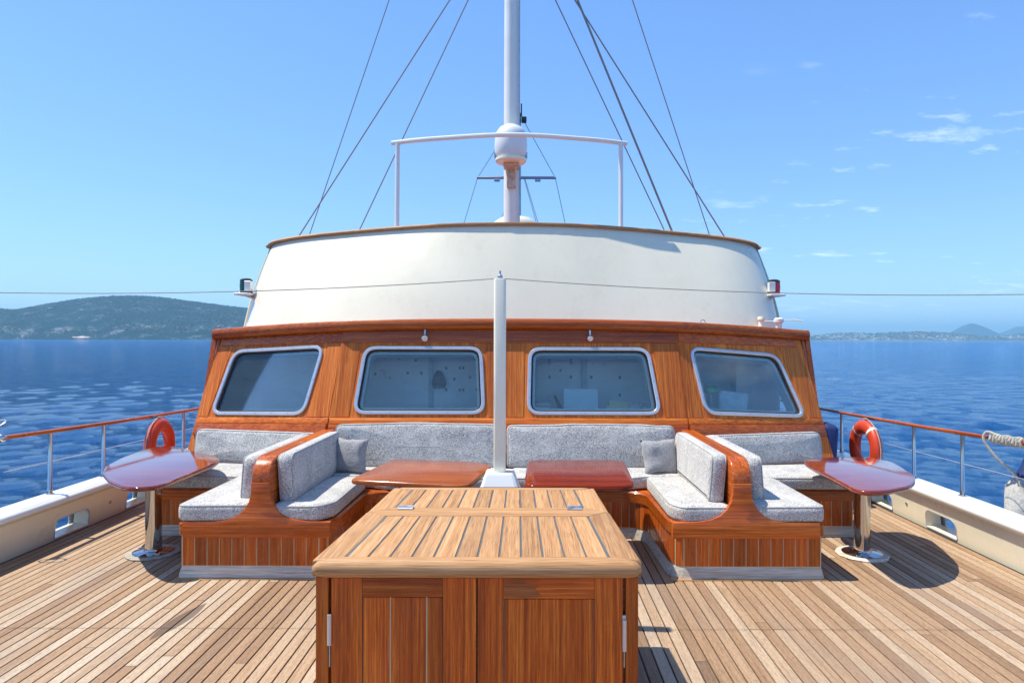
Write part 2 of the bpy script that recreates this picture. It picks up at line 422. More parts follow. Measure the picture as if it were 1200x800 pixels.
# ================================================================ SEA AND LAND
SEA = -1.75
dense = np.linspace(R(90 - 62), R(90 + 62), 900, endpoint=False); rest = np.linspace(R(90 + 62), R(360 + 28), 160, endpoint=False)
ang = np.concatenate([dense, rest]); rad = np.concatenate([np.geomspace(3.0, 400, 300), np.geomspace(420, 15500, 60)])
RR, AA = np.meshgrid(rad, ang, indexing='ij'); sxv = RR * np.cos(AA); syv = RR * np.sin(AA); hz = np.zeros_like(sxv)
dr = np.gradient(rad)[:, None]
for _ in range(70):
    lam = float(np.exp(rng.uniform(np.log(.5), np.log(3)))); th = R(100) + rng.normal(0, .55); ph = rng.uniform(0, 6.28)
    fade = np.clip((lam / (dr * 3.0)) - .3, 0, 1)
    hz += fade * .006 * lam ** .6 * np.sin(2 * np.pi / lam * (sxv * np.cos(th) + syv * np.sin(th)) + ph)
sea = fast_mesh('sea', np.stack([sxv, syv, hz + SEA], -1).reshape(-1, 3), gridquads(len(rad), len(ang), True), M['sea']); struct(sea)

def fbm(x, y, seed, oct=5, f0=1.0):
    r_ = np.random.default_rng(seed); o = np.zeros_like(x); a = 1.0; f = f0
    for _ in range(oct):
        for _ in range(4):
            t, p = r_.uniform(0, 6.28, 2); o += a * .5 * np.sin(f * (x * np.cos(t) + y * np.sin(t)) * r_.uniform(.7, 1.4) + p)
        a *= .5; f *= 2.1
    return o
def ridge(name, D, depth, prof, mat, seed, rough, nx=260, ny=48, kern=2.0):
    """a hill whose skyline runs through prof, points (x, height) in metres"""
    px = np.array([p[0] for p in prof]); ph = np.array([p[1] for p in prof])
    u = np.linspace(px[0], px[-1], nx); t = np.linspace(0, 1, ny)
    U, T = np.meshgrid(u, t, indexing='ij'); H = np.interp(U, px, ph)
    k = np.exp(-np.linspace(-kern, kern, 15) ** 2); k /= k.sum(); Hs = np.convolve(np.pad(np.interp(u, px, ph), 7, mode='edge'), k, 'valid'); H = np.repeat(Hs[:, None], ny, 1)
    s_ = np.where(T < .6, np.sin(np.clip(T / .6, 0, 1) * np.pi / 2) ** .8, np.cos(np.clip((T - .6) / .4, 0, 1) * np.pi / 2))
    Y = D - depth * .6 + depth * T; n_ = fbm(U / depth * 6, Y / depth * 6, seed)
    Z = SEA - 2 + H * s_ * (1 + .0 * n_) + rough * n_ * np.sin(np.clip(T, 0, 1) * np.pi) * .5 * (T < .58)
    Z = np.where((T < .08), np.maximum(Z, SEA - 1 + 30 * T), Z)
    o = fast_mesh(name, np.stack([U, Y, Z], -1).reshape(-1, 3), gridquads(nx, ny), mat); struct(o)
    return o, U, Y, Z
K = 3000 / 780
prof = [(-1400, 80), (-620 - 900, 80)][:0] + [((p - 620) * K, h * K + 4) for p, h in ((-420, 22), (-250, 34), (-120, 44), (-40, 40), (0, 35.5), (30, 32.8), (60, 32.6), (85, 35.5), (110, 42), (135, 47), (160, 48.6), (195, 47.6), (230, 43.5), (260, 40), (285, 36.8), (330, 30), (390, 20), (450, 8), (480, 0))]
hill, HU, HY, HZ = ridge('wooded_hill', 3000, 1300, prof, M['hill'], 3, 14); hill['label'] = 'long scrub covered hill beyond the water'
def scatter(name, U, Y, Z, n, smin, smax, mat, flat=.8, seed=1, mask=None):
    r_ = np.random.default_rng(seed); nx, ny = U.shape
    a = r_.uniform(0, nx - 1.001, n); b = r_.uniform(1.5, ny * .6, n); i = a.astype(int); j = b.astype(int); fa = a - i; fb = b - j
    def it(G): return (G[i, j] * (1 - fa) * (1 - fb) + G[i + 1, j] * fa * (1 - fb) + G[i, j + 1] * (1 - fa) * fb + G[i + 1, j + 1] * fa * fb)
    c = np.stack([it(U), it(Y), it(Z)], -1)
    if mask is not None: c = c[mask(c)]
    n = len(c); s_ = r_.uniform(smin, smax, n)[:, None, None]
    ov = np.array([(1, 0, 0), (0, 1, 0), (-1, 0, 0), (0, -1, 0), (0, 0, flat * 1.2), (0, 0, -.4)])
    v = c[:, None, :] + ov[None] * s_ * r_.uniform(.7, 1.3, (n, 6, 1))
    f = np.array([(0, 1, 4), (1, 2, 4), (2, 3, 4), (3, 0, 4), (1, 0, 5), (2, 1, 5), (3, 2, 5), (0, 3, 5)])
    q = (np.arange(n)[:, None, None] * 6 + f[None]).reshape(-1, 3)
    return stuff(fast_mesh(name, v.reshape(-1, 3), q, mat, False))
scatter('scrub', HU, HY, HZ, 15000, 2.2, 4.6, M['shrub'], mask=lambda c: fbm(c[:, 0] / 160, c[:, 1] / 160, 8) < .55)
shy = 3000 - 1300 * .6 + 34
uu = np.linspace(HU.min(), HU.max(), 500); sh = np.stack([np.stack([uu, np.full_like(uu, shy - 26), np.full_like(uu, SEA - .5)], -1), np.stack([uu, np.full_like(uu, shy - 18), SEA + np.clip(6 + 6.0 * fbm(uu / 60, uu * 0, 5), .3, 12)], -1), np.stack([uu, np.full_like(uu, shy + 14), np.full_like(uu, SEA + 3)], -1)], 1)
struct(fast_mesh('shore', sh.reshape(-1, 3), gridquads(500, 3), M['shore']))
K = 6000 / 780
prof = [((p - 620) * K, h * K + 5) for p, h in ((780, 0), (840, 3), (900, 4.5), (955, 5.0), (985, 8), (1010, 7), (1040, 8.6), (1075, 10.5), (1095, 9.5), (1118, 6), (1150, 4), (1180, 5.5), (1205, 9), (1260, 14), (1330, 10), (1420, 5), (1500, 0))]
coast, CU, CY, CZ = ridge('low_coast', 6000, 1300, prof, M['coast'], 9, 7); coast['label'] = 'low dry coast with a white town beyond the water'
scatter('coastal_scrub', CU, CY, CZ, 2500, 6, 13, M['shrub'], seed=4)
def town():
    r_ = np.random.default_rng(21); vs_, fs_ = [], []
    nx, ny = CU.shape; k = 0
    cuts = r_.uniform(-1, 1, 6)
    while k < 230:
        i = int(r_.uniform(40, nx - 40)); j = int(r_.uniform(2, ny * .5))
        if fbm(np.array([CU[i, j] / 330]), np.array([CY[i, j] / 330]), 31)[0] < -.1: continue
        x, y, z = CU[i, j], CY[i, j], CZ[i, j]; w, d, h = r_.uniform(8, 20), r_.uniform(8, 14), r_.uniform(6, 12)
        b = len(vs_)
        vs_ += [(x + sx_ * w / 2, y + sy_ * d / 2, z + zz_) for zz_ in (-4, h) for sx_, sy_ in ((-1, -1), (1, -1), (1, 1), (-1, 1))]
        fs_ += [(b, b + 1, b + 5, b + 4), (b + 1, b + 2, b + 6, b + 5), (b + 2, b + 3, b + 7, b + 6), (b + 3, b, b + 4, b + 7), (b + 4, b + 5, b + 6, b + 7)]; k += 1
    o = stuff(fast_mesh('distant_town', np.array(vs_), np.array(fs_), M['house'], False)); o['label'] = 'scattered white houses of a distant town along the low coast'
town()
K = 9000 / 780
m1, *_ = ridge('far_mountain', 9000, 700, [((p - 620) * K, h * K) for p, h in ((1070, 0), (1100, 4), (1116, 10), (1129, 17.5), (1138, 20.5), (1147, 17), (1162, 8.5), (1180, 3), (1200, 0))], M['mount'], 14, 10, kern=5)
m2, *_ = ridge('far_mountain', 10800, 700, [((p - 620) * 10800 / 780, h * 10800 / 780) for p, h in ((1130, 0), (1160, 3), (1176, 10), (1192, 16.5), (1206, 16), (1222, 19), (1250, 16), (1300, 8), (1350, 0))], M['mount'], 15, 10, kern=5)
m1['label'] = 'pointed blue mountain far behind the low coast'; m2['label'] = 'broad pale mountain farthest behind the low coast'
# air
s = NT('pale sea haze'); s.n.remove(s.b); pv = s.node('VolumePrincipled'); pv.inputs['Color'].default_value = (.36, .72, 1.0, 1); pv.inputs['Density'].default_value = 1.35e-4
s.l.new(pv.outputs[0], s.o.inputs['Volume'])
b = BM(); box(b, -15900, 15900, -15900, 15900, SEA - 4, 330, 0); hz_o = finish('haze', b, s.m, None, None); stuff(hz_o)

# ================================================================ DECK
b = BM(); box(b, -4.02, 4.02, -1.5, 12.5, -.12, -.010, 0); deck = struct(finish('deck', b, M['caulk']))
deck['label'] = 'weathered teak planked foredeck'
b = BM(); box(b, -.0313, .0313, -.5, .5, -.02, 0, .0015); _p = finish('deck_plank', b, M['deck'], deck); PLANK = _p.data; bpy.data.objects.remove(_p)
PITCH = .0715
def plank_tone(x):
    t = random.betavariate(2.0, 2.1)
    return min(1, max(0, t * .8 + (.16 if x < 0 else .06)))
segs = []
for i in range(-55, 56):
    x = i * PITCH
    if abs(x) > 3.93: continue
    y1 = 12.3 if abs(x) > 3.3 else 6.6
    cuts = [-1.4]; y = -1.4 + random.uniform(2.0, 8.5)
    while y < y1 - .8: cuts.append(y); y += random.uniform(4.5, 7.0)
    cuts.append(y1)
    segs += [(x, a, c) for a, c in zip(cuts, cuts[1:])]
segs.sort(key=lambda s_: abs(s_[1] + s_[2]))
big, small = segs[:296], segs[296:]
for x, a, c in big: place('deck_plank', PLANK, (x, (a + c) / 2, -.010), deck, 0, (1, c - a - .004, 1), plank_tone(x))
if small:
    b = BM()
    for x, a, c in small: box(b, x - .0313, x + .0313, a + .002, c - .002, -.02, 0, .0015)
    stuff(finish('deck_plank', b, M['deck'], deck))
# margin planks in front of the benches
for sg in (-1, 1):
    b = BM(); box(b, min(sg * 1.24, sg * 2.38), max(sg * 1.24, sg * 2.38), 4.835, 4.905, -.004, .006, .002); finish('margin_plank', b, M['teakx'], deck)

# ================================================================ BULWARKS AND RAILS
def bulwark(sg, label):
    t = thing('bulwark', (sg * 4.0, 5, 0), label, 'bulwark')
    holes = []
    for a, c in ((5.80, 6.24), (6.83, 7.25), (8.6, 9.0)):
        holes.append(rpoly([(a, .012), (c, .012), (c, .17), (a, .17)], [.012, .012, .09, .09], 6))
    outer = [(-1.5, -.02), (12.4, -.02), (12.4, .30), (-1.5, .30)]
    vv = Vector((-sg * .03, 0, .29)).normalized(); m = frame((sg * 3.935, 0, 0), (0, 1, 0), vv, Vector((-sg * .29, 0, -.03)).normalized())
    b = BM(); holed(b, outer, holes, .135, m); finish('inner_wall', b, M['cream'], t, 30)
    for h in holes:
        b = BM(); ringframe(b, inset(h, -.012), .014, .006, m); finish('scupper_rim', b, M['framemetal'], t)
    # moulded cap
    P = [(4.12, .26), (4.13, .33), (4.115, .368), (4.08, .378), (3.92, .378), (3.872, .37), (3.850, .348), (3.852, .325), (3.862, .31), (3.885, .30), (3.895, .285), (3.94, .27)]
    b = BM(); ys = np.linspace(-1.5, 12.4, 30)
    loft(b, [[(sg * x, y, z) for x, z in P] for y in ys], True, True); finish('cap_rail', b, M['white'], t, 50)
    b = BM(); lathe(b, [(.0, 0), (.016, 0), (.016, .006), (.009, .008), (.0, .004)], m @ Matrix.Translation((6.55, .145, 0)), 12); finish('drain_plug', b, M['aluminium'], t)
    b = BM(); loft(b, [[(sg * 4.10, y, .26), (sg * 4.115, y, 0), (sg * 4.05, y, -.9), (sg * 3.8, y, -2.2)] for y in (-1.5, 12.4)]); 
    hl = holes
    bmesh.ops.delete(b, geom=b.verts[:], context='VERTS')
    mo = frame((sg * 4.107, 0, 0), (0, 1, 0), (0, 0, 1), (-sg, 0, 0))
    holed(b, [(-1.5, -2.3), (12.4, -2.3), (12.4, .27), (-1.5, .27)], holes, .012, mo); finish('hull_side', b, M['white'], t, 30)
    return t
bulwark(-1, 'cream bulwark with white capping along the deck edge facing the hill')
bulwark(1, 'sunlit cream bulwark with white capping along the deck edge facing the distant town')
def railz(y): return .955 - .042 * (y - 5.2) + .0035 * (y - 5.2) ** 2
def guard_rail(sg, label, y0):
    t = thing('guard_rail', (sg * 4.03, 6, .378), label, 'guard rail')
    ys = np.linspace(y0, 12.0, 24); b = BM()
    prof = [(.020, 0), (.020, .010), (.012, .019), (-.012, .019), (-.020, .010), (-.020, -.006), (-.012, -.014), (.012, -.014)]
    loft(b, [[(sg * 4.03 + px_, y, railz(y) + pz_) for px_, pz_ in prof] for y in ys], True, True); finish('handrail', b, M['mahy'], t, 50)
    for y in (1.6, 3.2, 5.88, 6.62, 8.15, 9.7, 11.3):
        if y < y0: continue
        b = BM(); z1 = railz(y) - .012
        lathe(b, [(.0, .376), (.034, .376), (.034, .384), (.022, .388), (.021, .43), (.0175, .435), (.0175, z1), (.0, z1)], Matrix.Translation((sg * 4.03, y, 0)), 14); finish('stanchion', b, M['chrome'], t)
    b = BM(); tube(b, [(sg * 4.03, y, (railz(y) + .40) / 2) for y in ys], .0032, 6); finish('lifeline', b, M['framemetal'], t)
    if sg < 0:
        b = BM(); bmesh.ops.create_uvsphere(b, u_segments=16, v_segments=10, radius=.034, matrix=Matrix.Translation((sg * 4.03, y0 - .015, railz(y0) + .002))); finish('rail_end', b, M['chrome'], t, None)
    return t
guard_rail(-1, 'varnished guard rail on steel posts ending in a steel ball, in front of the hill', 5.36)
guard_rail(1, 'varnished guard rail on steel posts with rope tied round it', -1.0)
b = BM(); tube(b, [(-4.03 + .085 * math.cos(a) - .03, 5.30 + .05 * math.sin(a), 1.055 + .022 * math.cos(a) + .03 * math.sin(a)) for a in np.linspace(0, 2 * math.pi, 28, endpoint=False)], .0065, 8, True)
tube(b, [(-4.10, 5.28, 1.05), (-4.06, 5.33, .99)], .006, 6)
tag(finish('wire_loop', b, M['aluminium']), 'bent wire loop above the ball end of the guard rail', 'wire loop')

# ================================================================ LIFEBUOYS
def lifebuoy(x, y, zc, sg, label, bands=(52, 128), tilt=.0):
    t = thing('lifebuoy', (x, y, zc - .3), label, 'lifebuoy', 'lifebuoys hung on the guard rails')
    m = Matrix.Translation((x, y, zc)) @ Matrix.Rotation(tilt, 4, 'Z')
    b = BM(); n = 40; rows = []
    for k in range(n):
        a = 2 * math.pi * k / n; c = Vector((0, math.cos(a), math.sin(a)))
        rows.append([m @ (c * (.235 + .075 * math.cos(q)) * 1.0 + Vector((.058 * math.sin(q), 0, 0))) for q in np.linspace(0, 2 * math.pi, 14, endpoint=False)])
    loft(b, rows + [rows[0]], True); bmesh.ops.remove_doubles(b, verts=b.verts[:], dist=1e-5); finish('ring', b, M['buoy'], t, None)
    for a0 in bands:
        b = BM(); rows = []
        for a in np.linspace(R(a0 - 3.2), R(a0 + 3.2), 5):
            c = Vector((0, math.cos(a), math.sin(a)))
            rows.append([m @ (c * (.235 + .0775 * math.cos(q)) + Vector((.0605 * math.sin(q), 0, 0))) for q in np.linspace(0, 2 * math.pi, 16, endpoint=False)])
        loft(b, rows, True); finish('reflective_band', b, M['band'], t, None)
    b = BM(); tube(b, [m @ Vector((.0, .33 * math.cos(a), .33 * math.sin(a))) + Vector((0, 0, -.012 * abs(math.sin(2 * a)))) for a in np.linspace(0, 2 * math.pi, 32, endpoint=False)], .0055, 6, True); finish('grab_line', b, M['rope'], t)
    b = BM(); tube(b, [(x, y, zc + .30), (x + sg * .03, y, zc + .33), (sg * 4.03, y, railz(y) - .01)], .012, 6); finish('hanger', b, M['dark'], t)
lifebuoy(3.93, 7.38, .555, 1, 'bright orange red lifebuoy with pale tape bands on the rail facing the distant town')
lifebuoy(-3.93, 7.45, .55, -1, 'dull red lifebuoy on the rail facing the hill, half hidden by the table', (200, 340), .08)

# ================================================================ WHEELHOUSE
wh = thing('wheelhouse', (0, 7.5, 0), 'varnished wooden wheelhouse front with four framed windows under a brown eave', 'wheelhouse')
def facet(P0, P1, P3):
    P0, P1, P3 = map(Vector, (P0, P1, P3)); u = (P1 - P0); L = u.length; u.normalize(); v = P3 - P0; v = (v - u * v.dot(u)).normalized(); return frame(P0, u, v, u.cross(v)), L
FC, _ = facet((-1.78, 6.55, .85), (1.78, 6.55, .85), (-1.78, 6.8968, 1.87))
FR, _ = facet((1.78, 6.55, .85), (3.3, 7.0, .80), (1.70, 6.9, 1.87))
FL, _ = facet((-3.3, 7.0, .80), (-1.78, 6.55, .85), (-3.2, 7.35, 1.8))
WIN = [
 (FL, [(.142, .150), (1.292, .150), (1.387, .898), (.256, .873)], 'left'),
 (FC, [(.226, .160), (1.55, .160), (1.503, .873), (.289, .873)], ''),
 (FC, [(1.957, .157), (3.302, .157), (3.21, .866), (1.972, .866)], ''),
 (FR, [(.198, .166), (1.402, .131), (1.188, .834), (.122, .885)], ''),
]
OUT = {id(FC): [(0, -.5), (3.56, -.5), (3.50, 1.12), (.06, 1.12)],
       id(FR): [(.0, -.5), (1.66, -.5), (1.52, 1.06), (0.0, 1.14)],
       id(FL): [(-.06, -.5), (1.586, -.5), (1.60, 1.14), (.01, 1.06)]}
def outl(q, r=.14): return rpoly(q, r, 7)
for F in (FL, FC, FR):
    b = BM(); ws = [inset(outl(q), .028) for f, q, _ in WIN if f is F]
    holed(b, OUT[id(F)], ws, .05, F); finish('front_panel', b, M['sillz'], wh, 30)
wlab = ['framed window nearest the hill', 'framed window with a notice sheet', 'framed window over the instruments', 'framed window with a green lamp behind it']
for (F, q, _), lb in zip(WIN, wlab):
    o_ = outl(q); b = BM(); ringframe(b, o_, .037, .020, F, .001)
    fr = finish('window_frame', b, M['framemetal'], wh); fr['label'] = lb
    b = BM(); n_ = len(o_)
    mid = inset(o_, .021)
    # frame screws
    for i in range(4):
        a, c = Vector(q[i]), Vector(q[(i + 1) % 4]); L = (c - a).length; nn = max(3, int(L / .17))
        cen = Vector((sum(p[0] for p in q) / 4, sum(p[1] for p in q) / 4)); d = (c - a).normalized(); nin = Vector((-d.y, d.x))
        for k in range(1, nn):
            p = a + (c - a) * (k / nn) + nin * .020
            lathe(b, [(0, .020), (.0055, .020), (.0045, .0235), (0, .0235)], F @ Matrix.Translation((p.x, p.y, .001)), 6)
    stuff(finish('screws', b, M['aluminium'], fr))
    b = BM(); ringframe(b, inset(o_, .040), .012, .012, F, -.012); finish('rubber_seal', b, M['dark'], fr)
    b = BM(); slab(b, inset(o_, .036), .006, 0, F, 1, 0, 0, -.022); finish('pane', b, M['glass'], fr)
    b = BM(); i0 = inset(o_, .034); i1 = inset(o_, .078)
    loft(b, [[F @ Vector((*p, -.032)) for p in i0], [F @ Vector((*p, -.032)) for p in i1], [F @ Vector((*p, -.14)) for p in i1], [F @ Vector((*p, -.14)) for p in inset(o_, -.01)]], True)
    finish('window_lining', b, M['liner'], fr, 30)
# boards: header, sill board, base moulding across the three facets
def strip(name, v0, v1, proud, mat, F, u0, u1, sl0=0, sl1=0, bev=.004):
    b = BM(); slab(b, [(u0, v0), (u1, v0), (u1 + sl1, v1), (u0 + sl0, v1)], proud, bev, F, 2, 0, 0, 0.001); return finish(name, b, mat, wh)
for F, a, c, s0, s1 in ((FC, .012, 3.548, 0, 0), (FR, .012, 1.60, 0, -.02), (FL, -.012, 1.574, .02, 0)):
    strip('base_moulding', -.06, .062, .030, M['mahx'], F, a, c, s0 * .4, s1 * .4, .012)
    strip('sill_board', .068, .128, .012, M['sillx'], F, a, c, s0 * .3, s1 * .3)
    e = .075 if F is FC else 0
strip('header_board', .915, 1.10, .012, M['mahx'], FC, .06, 3.50)
strip('header_board', .925, 1.08, .012, M['mahx'], FR, .02, 1.47, 0, -.03)
strip('header_board', .925, 1.08, .012, M['mahx'], FL, .08, 1.58, .03, 0)
for F, q in ((FC, [(1.582, .137), (1.752, .137), (1.742, .908), (1.538, .908)]), (FC, [(1.759, .137), (1.925, .137), (1.938, .908), (1.749, .908)]),
             (FC, [(.015, .137), (.196, .137), (.258, .908), (.055, .908)]), (FC, [(3.334, .137), (3.545, .137), (3.505, .908), (3.242, .908)]),
             (FR, [(.012, .137), (.168, .137), (.092, .915), (.008, .915)]), (FR, [(1.434, .137), (1.60, .137), (1.475, .915), (1.225, .915)]),
             (FL, [(-.015, .137), (.112, .137), (.226, .915), (.075, .915)]), (FL, [(1.322, .137), (1.572, .137), (1.585, .915), (1.418, .915)])):
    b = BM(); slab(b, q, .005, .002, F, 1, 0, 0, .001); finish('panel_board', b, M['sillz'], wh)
# corner posts
for sg in (-1, 1):
    b = BM(); tube(b, [(sg * 1.782, 6.556, .60), (sg * 1.703, 6.905, 1.88)], .014, 8); finish('corner_bead', b, M['mahz'], wh)
    b = BM(); tube(b, [(sg * 3.305, 7.0, .45), (sg * 3.20, 7.36, 1.86)], .022, 8); finish('corner_post', b, M['mahz'], wh)
# side walls with large windows, so that daylight reaches the room
for sg in (-1, 1):
    m = frame((sg * 3.29, 7.0, 0), (0, 1, 0), (0, 0, 1), (sg, 0, 0))
    b = BM(); holed(b, [(.02, 0), (5.2, 0), (5.2, 1.86), (.36, 1.86), (.02, .8)], [rpoly([(.5, .9), (1.66, .9), (1.66, 1.75), (.5, 1.75)], .1), rpoly([(2.4, .9), (3.9, .9), (3.9, 1.7), (2.4, 1.7)], .1)], .05, m); finish('side_wall', b, M['mahy'], wh, 30)
    b = BM(); holed(b, [(.06, .4), (1.72, .4), (1.72, 1.78), (.42, 1.78), (.10, .85)], [rpoly([(.5, .9), (1.66, .9), (1.66, 1.75), (.5, 1.75)], .1)], .01, frame((sg * 3.235, 7.0, 0), (0, 1, 0), (0, 0, 1), (sg, 0, 0))); finish('room_side_lining', b, M['room'], wh, 30)
# roof with thick rounded eave
def eave(x):
    ax = abs(x); y = 6.82 if ax < 1.72 else 6.82 + (ax - 1.72) * .292
    return y
ez = lambda x: 1.956 - .112 * (abs(x) / 3.28) ** 2.2
xs = sorted(set([-3.27, 3.27, -1.72, 1.72] + list(np.linspace(-3.27, 3.27, 37))))
b = BM(); rows = []
for x in xs:
    y, z = eave(x), ez(x)
    rows.append([(x, 12.3, z + .03), (x, y + .06, z + .012), (x, y + .022, z + .006), (x, y + .004, z - .018), (x, y, z - .045), (x, y + .008, z - .078), (x, y + .03, z - .098), (x, y + .08, z - .103), (x, 12.3, z - .103)])
loft(b, rows, False); 
bmesh.ops.holes_fill(b, edges=[e for e in b.edges if e.is_boundary], sides=0)
finish('roof', b, M['mahx'], wh, 40)
# room
b = BM(); box(b, -3.2, 3.2, 7.95, 8.0, .0, 1.84, .002); box(b, -1.98, 2.12, 7.45, 7.5, .0, 1.79, .002); rw = finish('room_wall', b, M['room'], wh)
b = BM(); box(b, -3.2, 3.2, 6.75, 8.7, .35, .40, .002); finish('room_floor', b, M['liner'], wh)
b = BM(); box(b, -2.7, 2.7, 7.5, 7.95, 1.755, 1.765, .002); box(b, -1.7, 1.7, 7.05, 7.498, 1.755, 1.765, .002); finish('room_ceiling', b, M['liner'], wh)
b = BM()
for (x0, x1) in ((-0.917, -0.87), (0.787, 0.84)): box(b, x0, x1, 7.41, 7.448, .4, 1.75, .004)
finish('room_pillar', b, M['room_dark'], wh)
b = BM()
for x, z in ((-1.519, 1.362), (-1.156, 1.372), (-1.003, 1.373), (-1.066, 1.516), (-0.726, 1.43), (-0.574, 1.431), (-0.535, 1.431), (-0.383, 1.431), (-0.636, 1.306), (-0.459, 1.326), (-0.726, 1.186), (-0.574, 1.186), (-0.535, 1.186), (-0.383, 1.192), (-1.615, 1.486), (0.429, 1.523), (0.429, 1.484), (0.668, 1.523), (0.668, 1.485), (0.553, 1.404), (0.429, 1.333), (0.668, 1.334), (0.897, 1.332), (1.217, 1.329), (1.217, 1.132)):
    box(b, x - .012, x + .012, 7.441, 7.449, z - .016, z + .016, .001)
stuff(finish('slots', b, M['dark'], wh))
b = BM(); box(b, -3.1, -2.25, 7.66, 7.94, .4, 1.72, .01); box(b, -2.22, -2.10, 7.72, 7.94, .4, 1.72, .01); finish('cupboard', b, M['room'], wh)
b = BM(); box(b, 2.6, 3.1, 7.7, 7.94, .4, 1.72, .01); finish('cupboard', b, M['room'], wh)
b = BM(); slab(b, [(-3.08, 7.18), (-1.74, 6.78), (1.74, 6.78), (3.08, 7.18), (3.08, 7.52), (1.7, 7.24), (-1.7, 7.24), (-3.08, 7.52)], .045, .008, I4, 2, 0, .008, .90); dash = finish('dashboard', b, M['liner'], wh)

# things seen through the windows
def obj(name, b, m, label, cat, sharp=35): return tag(finish(name, b, m, None, sharp), label, cat)
t = thing('chart_screen', (.74, 7.15, .945), 'pale blue chart screen on the dashboard behind the third window', 'screen')
b = BM(); rbox(b, -.185, .185, -.12, .12, 0, .05, .02, .01, frame((.75, 7.10, 1.10), (1, 0, 0), (0, .25, .97), (0, -.97, .25))); finish('casing', b, M['bluescreen'], t)
b = BM(); rbox(b, -.06, .06, 7.08, 7.2, .945, .99, .02, .008, Matrix.Translation((.75, 0, 0))); finish('foot', b, M['dark'], t)
t = thing('radio', (.34, 7.12, .945), 'small radio set with pale bars beside the chart screen', 'radio')
b = BM(); rbox(b, .25, .44, 7.05, 7.16, .946, 1.09, .015, .01); finish('case', b, M['room_dark'], t)
for z in (.975, 1.015, 1.055):
    b = BM(); box(b, .28, .41, 7.042, 7.052, z, z + .022, .002); finish('key_row', b, M['white'], t)
b = BM(); tube(b, [(.56, 7.1, .946), (.53, 7.08, 1.03), (.47, 7.05, 1.16)], [.03, .022, .014], 8); tube(b, [(.56, 7.1, .95), (.60, 7.1, 1.02), (.65, 7.1, 1.04)], [.03, .025, .018], 8); obj('control_lever', b, M['dark'], 'black control lever between the radio and the chart screen', 'lever')
b = BM(); slab(b, [(-.02, -.03), (.23, 0), (.27, .17), (.02, .2)], .02, .004, Matrix.Translation((1.02, 7.0, .955)) @ Matrix.Rotation(R(26), 4, 'X')); slab(b, [(0, -.02), (.2, -.03), (.25, .14), (.04, .17)], .02, .004, Matrix.Translation((1.03, 7.02, .985)) @ Matrix.Rotation(R(36), 4, 'X')); obj('chart_book', b, M['ivory'], 'ivory chart book lying open beside the chart screen', 'book')
b = BM(); slab(b, rpoly([(0, 0), (.24, .02), (.27, .16), (.04, .2)], .03), .05, .01, Matrix.Translation((1.24, 7.0, .955)) @ Matrix.Rotation(R(24), 4, 'X')); wobble(b, .012, 14); obj('loose_papers', b, M['notice'], 'loose printed papers next to the chart book', 'papers')
t = thing('desk_lamp', (2.22, 7.35, .945), 'small lamp with a bright green shade behind the fourth window', 'lamp')
b = BM(); lathe(b, [(.0, .09), (.06, .09), (.085, .1), (.075, .14), (.04, .17), (0, .175)], Matrix.Translation((2.20, 7.30, 1.08)), 16); finish('lamp_shade', b, M['lampgreen'], t)
b = BM(); lathe(b, [(.0, 0), (.05, 0), (.05, .012), (.012, .02), (.012, .23), (0, .23)], Matrix.Translation((2.20, 7.30, .946)), 12); finish('stem', b, M['white'], t)
b = BM(); rbox(b, -.17, .17, -.12, .12, 0, .08, .08, .035, frame((2.40, 7.24, 1.07), (.98, .2, 0), (-.02, .1, .99), (.2, -.97, .1)), 3, .03); wobble(b, .035, 7, 3); obj('folded_cloth', b, M['cloth'], 'crumpled pale blue cloth below the green lamp', 'cloth', None)
def notice(x, z, w, h, y, label):
    b = BM(); box(b, x - w / 2, x + w / 2, y - .003, y, z - h / 2, z + h / 2, 0); obj('notice_sheet', b, M['notice'], label, 'notice')
notice(-1.333, 1.448, .26, .285, 7.448, 'large notice sheet with small print behind the second window')
notice(0.959, 1.529, .185, .13, 7.448, 'small notice sheet behind the third window')
notice(-2.40, 1.50, .13, .22, 7.658, 'narrow notice on the cupboard behind the window nearest the hill')
# dark coat on a hook
b = BM(); lathe(b, [(.0, 0), (.10, .0), (.13, .1), (.11, .25), (.05, .42), (.0, .44)], Matrix.Translation((-0.803, 7.40, 1.191)) @ Matrix.Diagonal((.55, .3, .48, 1)), 14); wobble(b, .04, 6, 2); obj('hanging_coat', b, M['dark'], 'dark coat hanging by the pillar behind the second window', 'coat', None)

# ---------------------------------------------------------------- flybridge coaming
cm_ = thing('flybridge_coaming', (0, 7.4, 1.95), 'tall curved cream coaming with a thin wooden cap above the wheelhouse eave', 'coaming')
half_t = [(0, 7.42, 3.03), (.65, 7.47, 3.027), (1.27, 7.62, 3.015), (2.0, 7.83, 2.99), (2.55, 8.02, 2.967), (2.92, 8.25, 2.945), (3.09, 8.52, 2.93), (3.14, 8.9, 2.925), (3.16, 12, 2.925)]
half_b = [(0, 6.98, 1.90), (.7, 7.0, 1.90), (1.4, 7.06, 1.88), (2.15, 7.2, 1.85), (2.72, 7.42, 1.82), (3.08, 7.72, 1.79), (3.24, 8.05, 1.78), (3.30, 8.45, 1.78), (3.32, 12, 1.78)]
ct = catmull(half_t, 5); cb = catmull(half_b, 5)
def both(c): return [Vector((-p.x, p.y, p.z)) for p in c[::-1]][:-1] + c
ct, cb = both(ct), both(cb)
b = BM(); rows = []
for k in range(9):
    s_ = k / 8; bow = .03 * math.sin(s_ * math.pi)
    rows.append([a.lerp(c, s_) + Vector((math.copysign(bow, a.x) if abs(a.x) > 2.4 else 0, -bow * .6, 0)) for a, c in zip(cb, ct)])
def inner(c, d): return [Vector((p.x * (1 - d / 3.3), p.y + d, p.z)) for p in c]
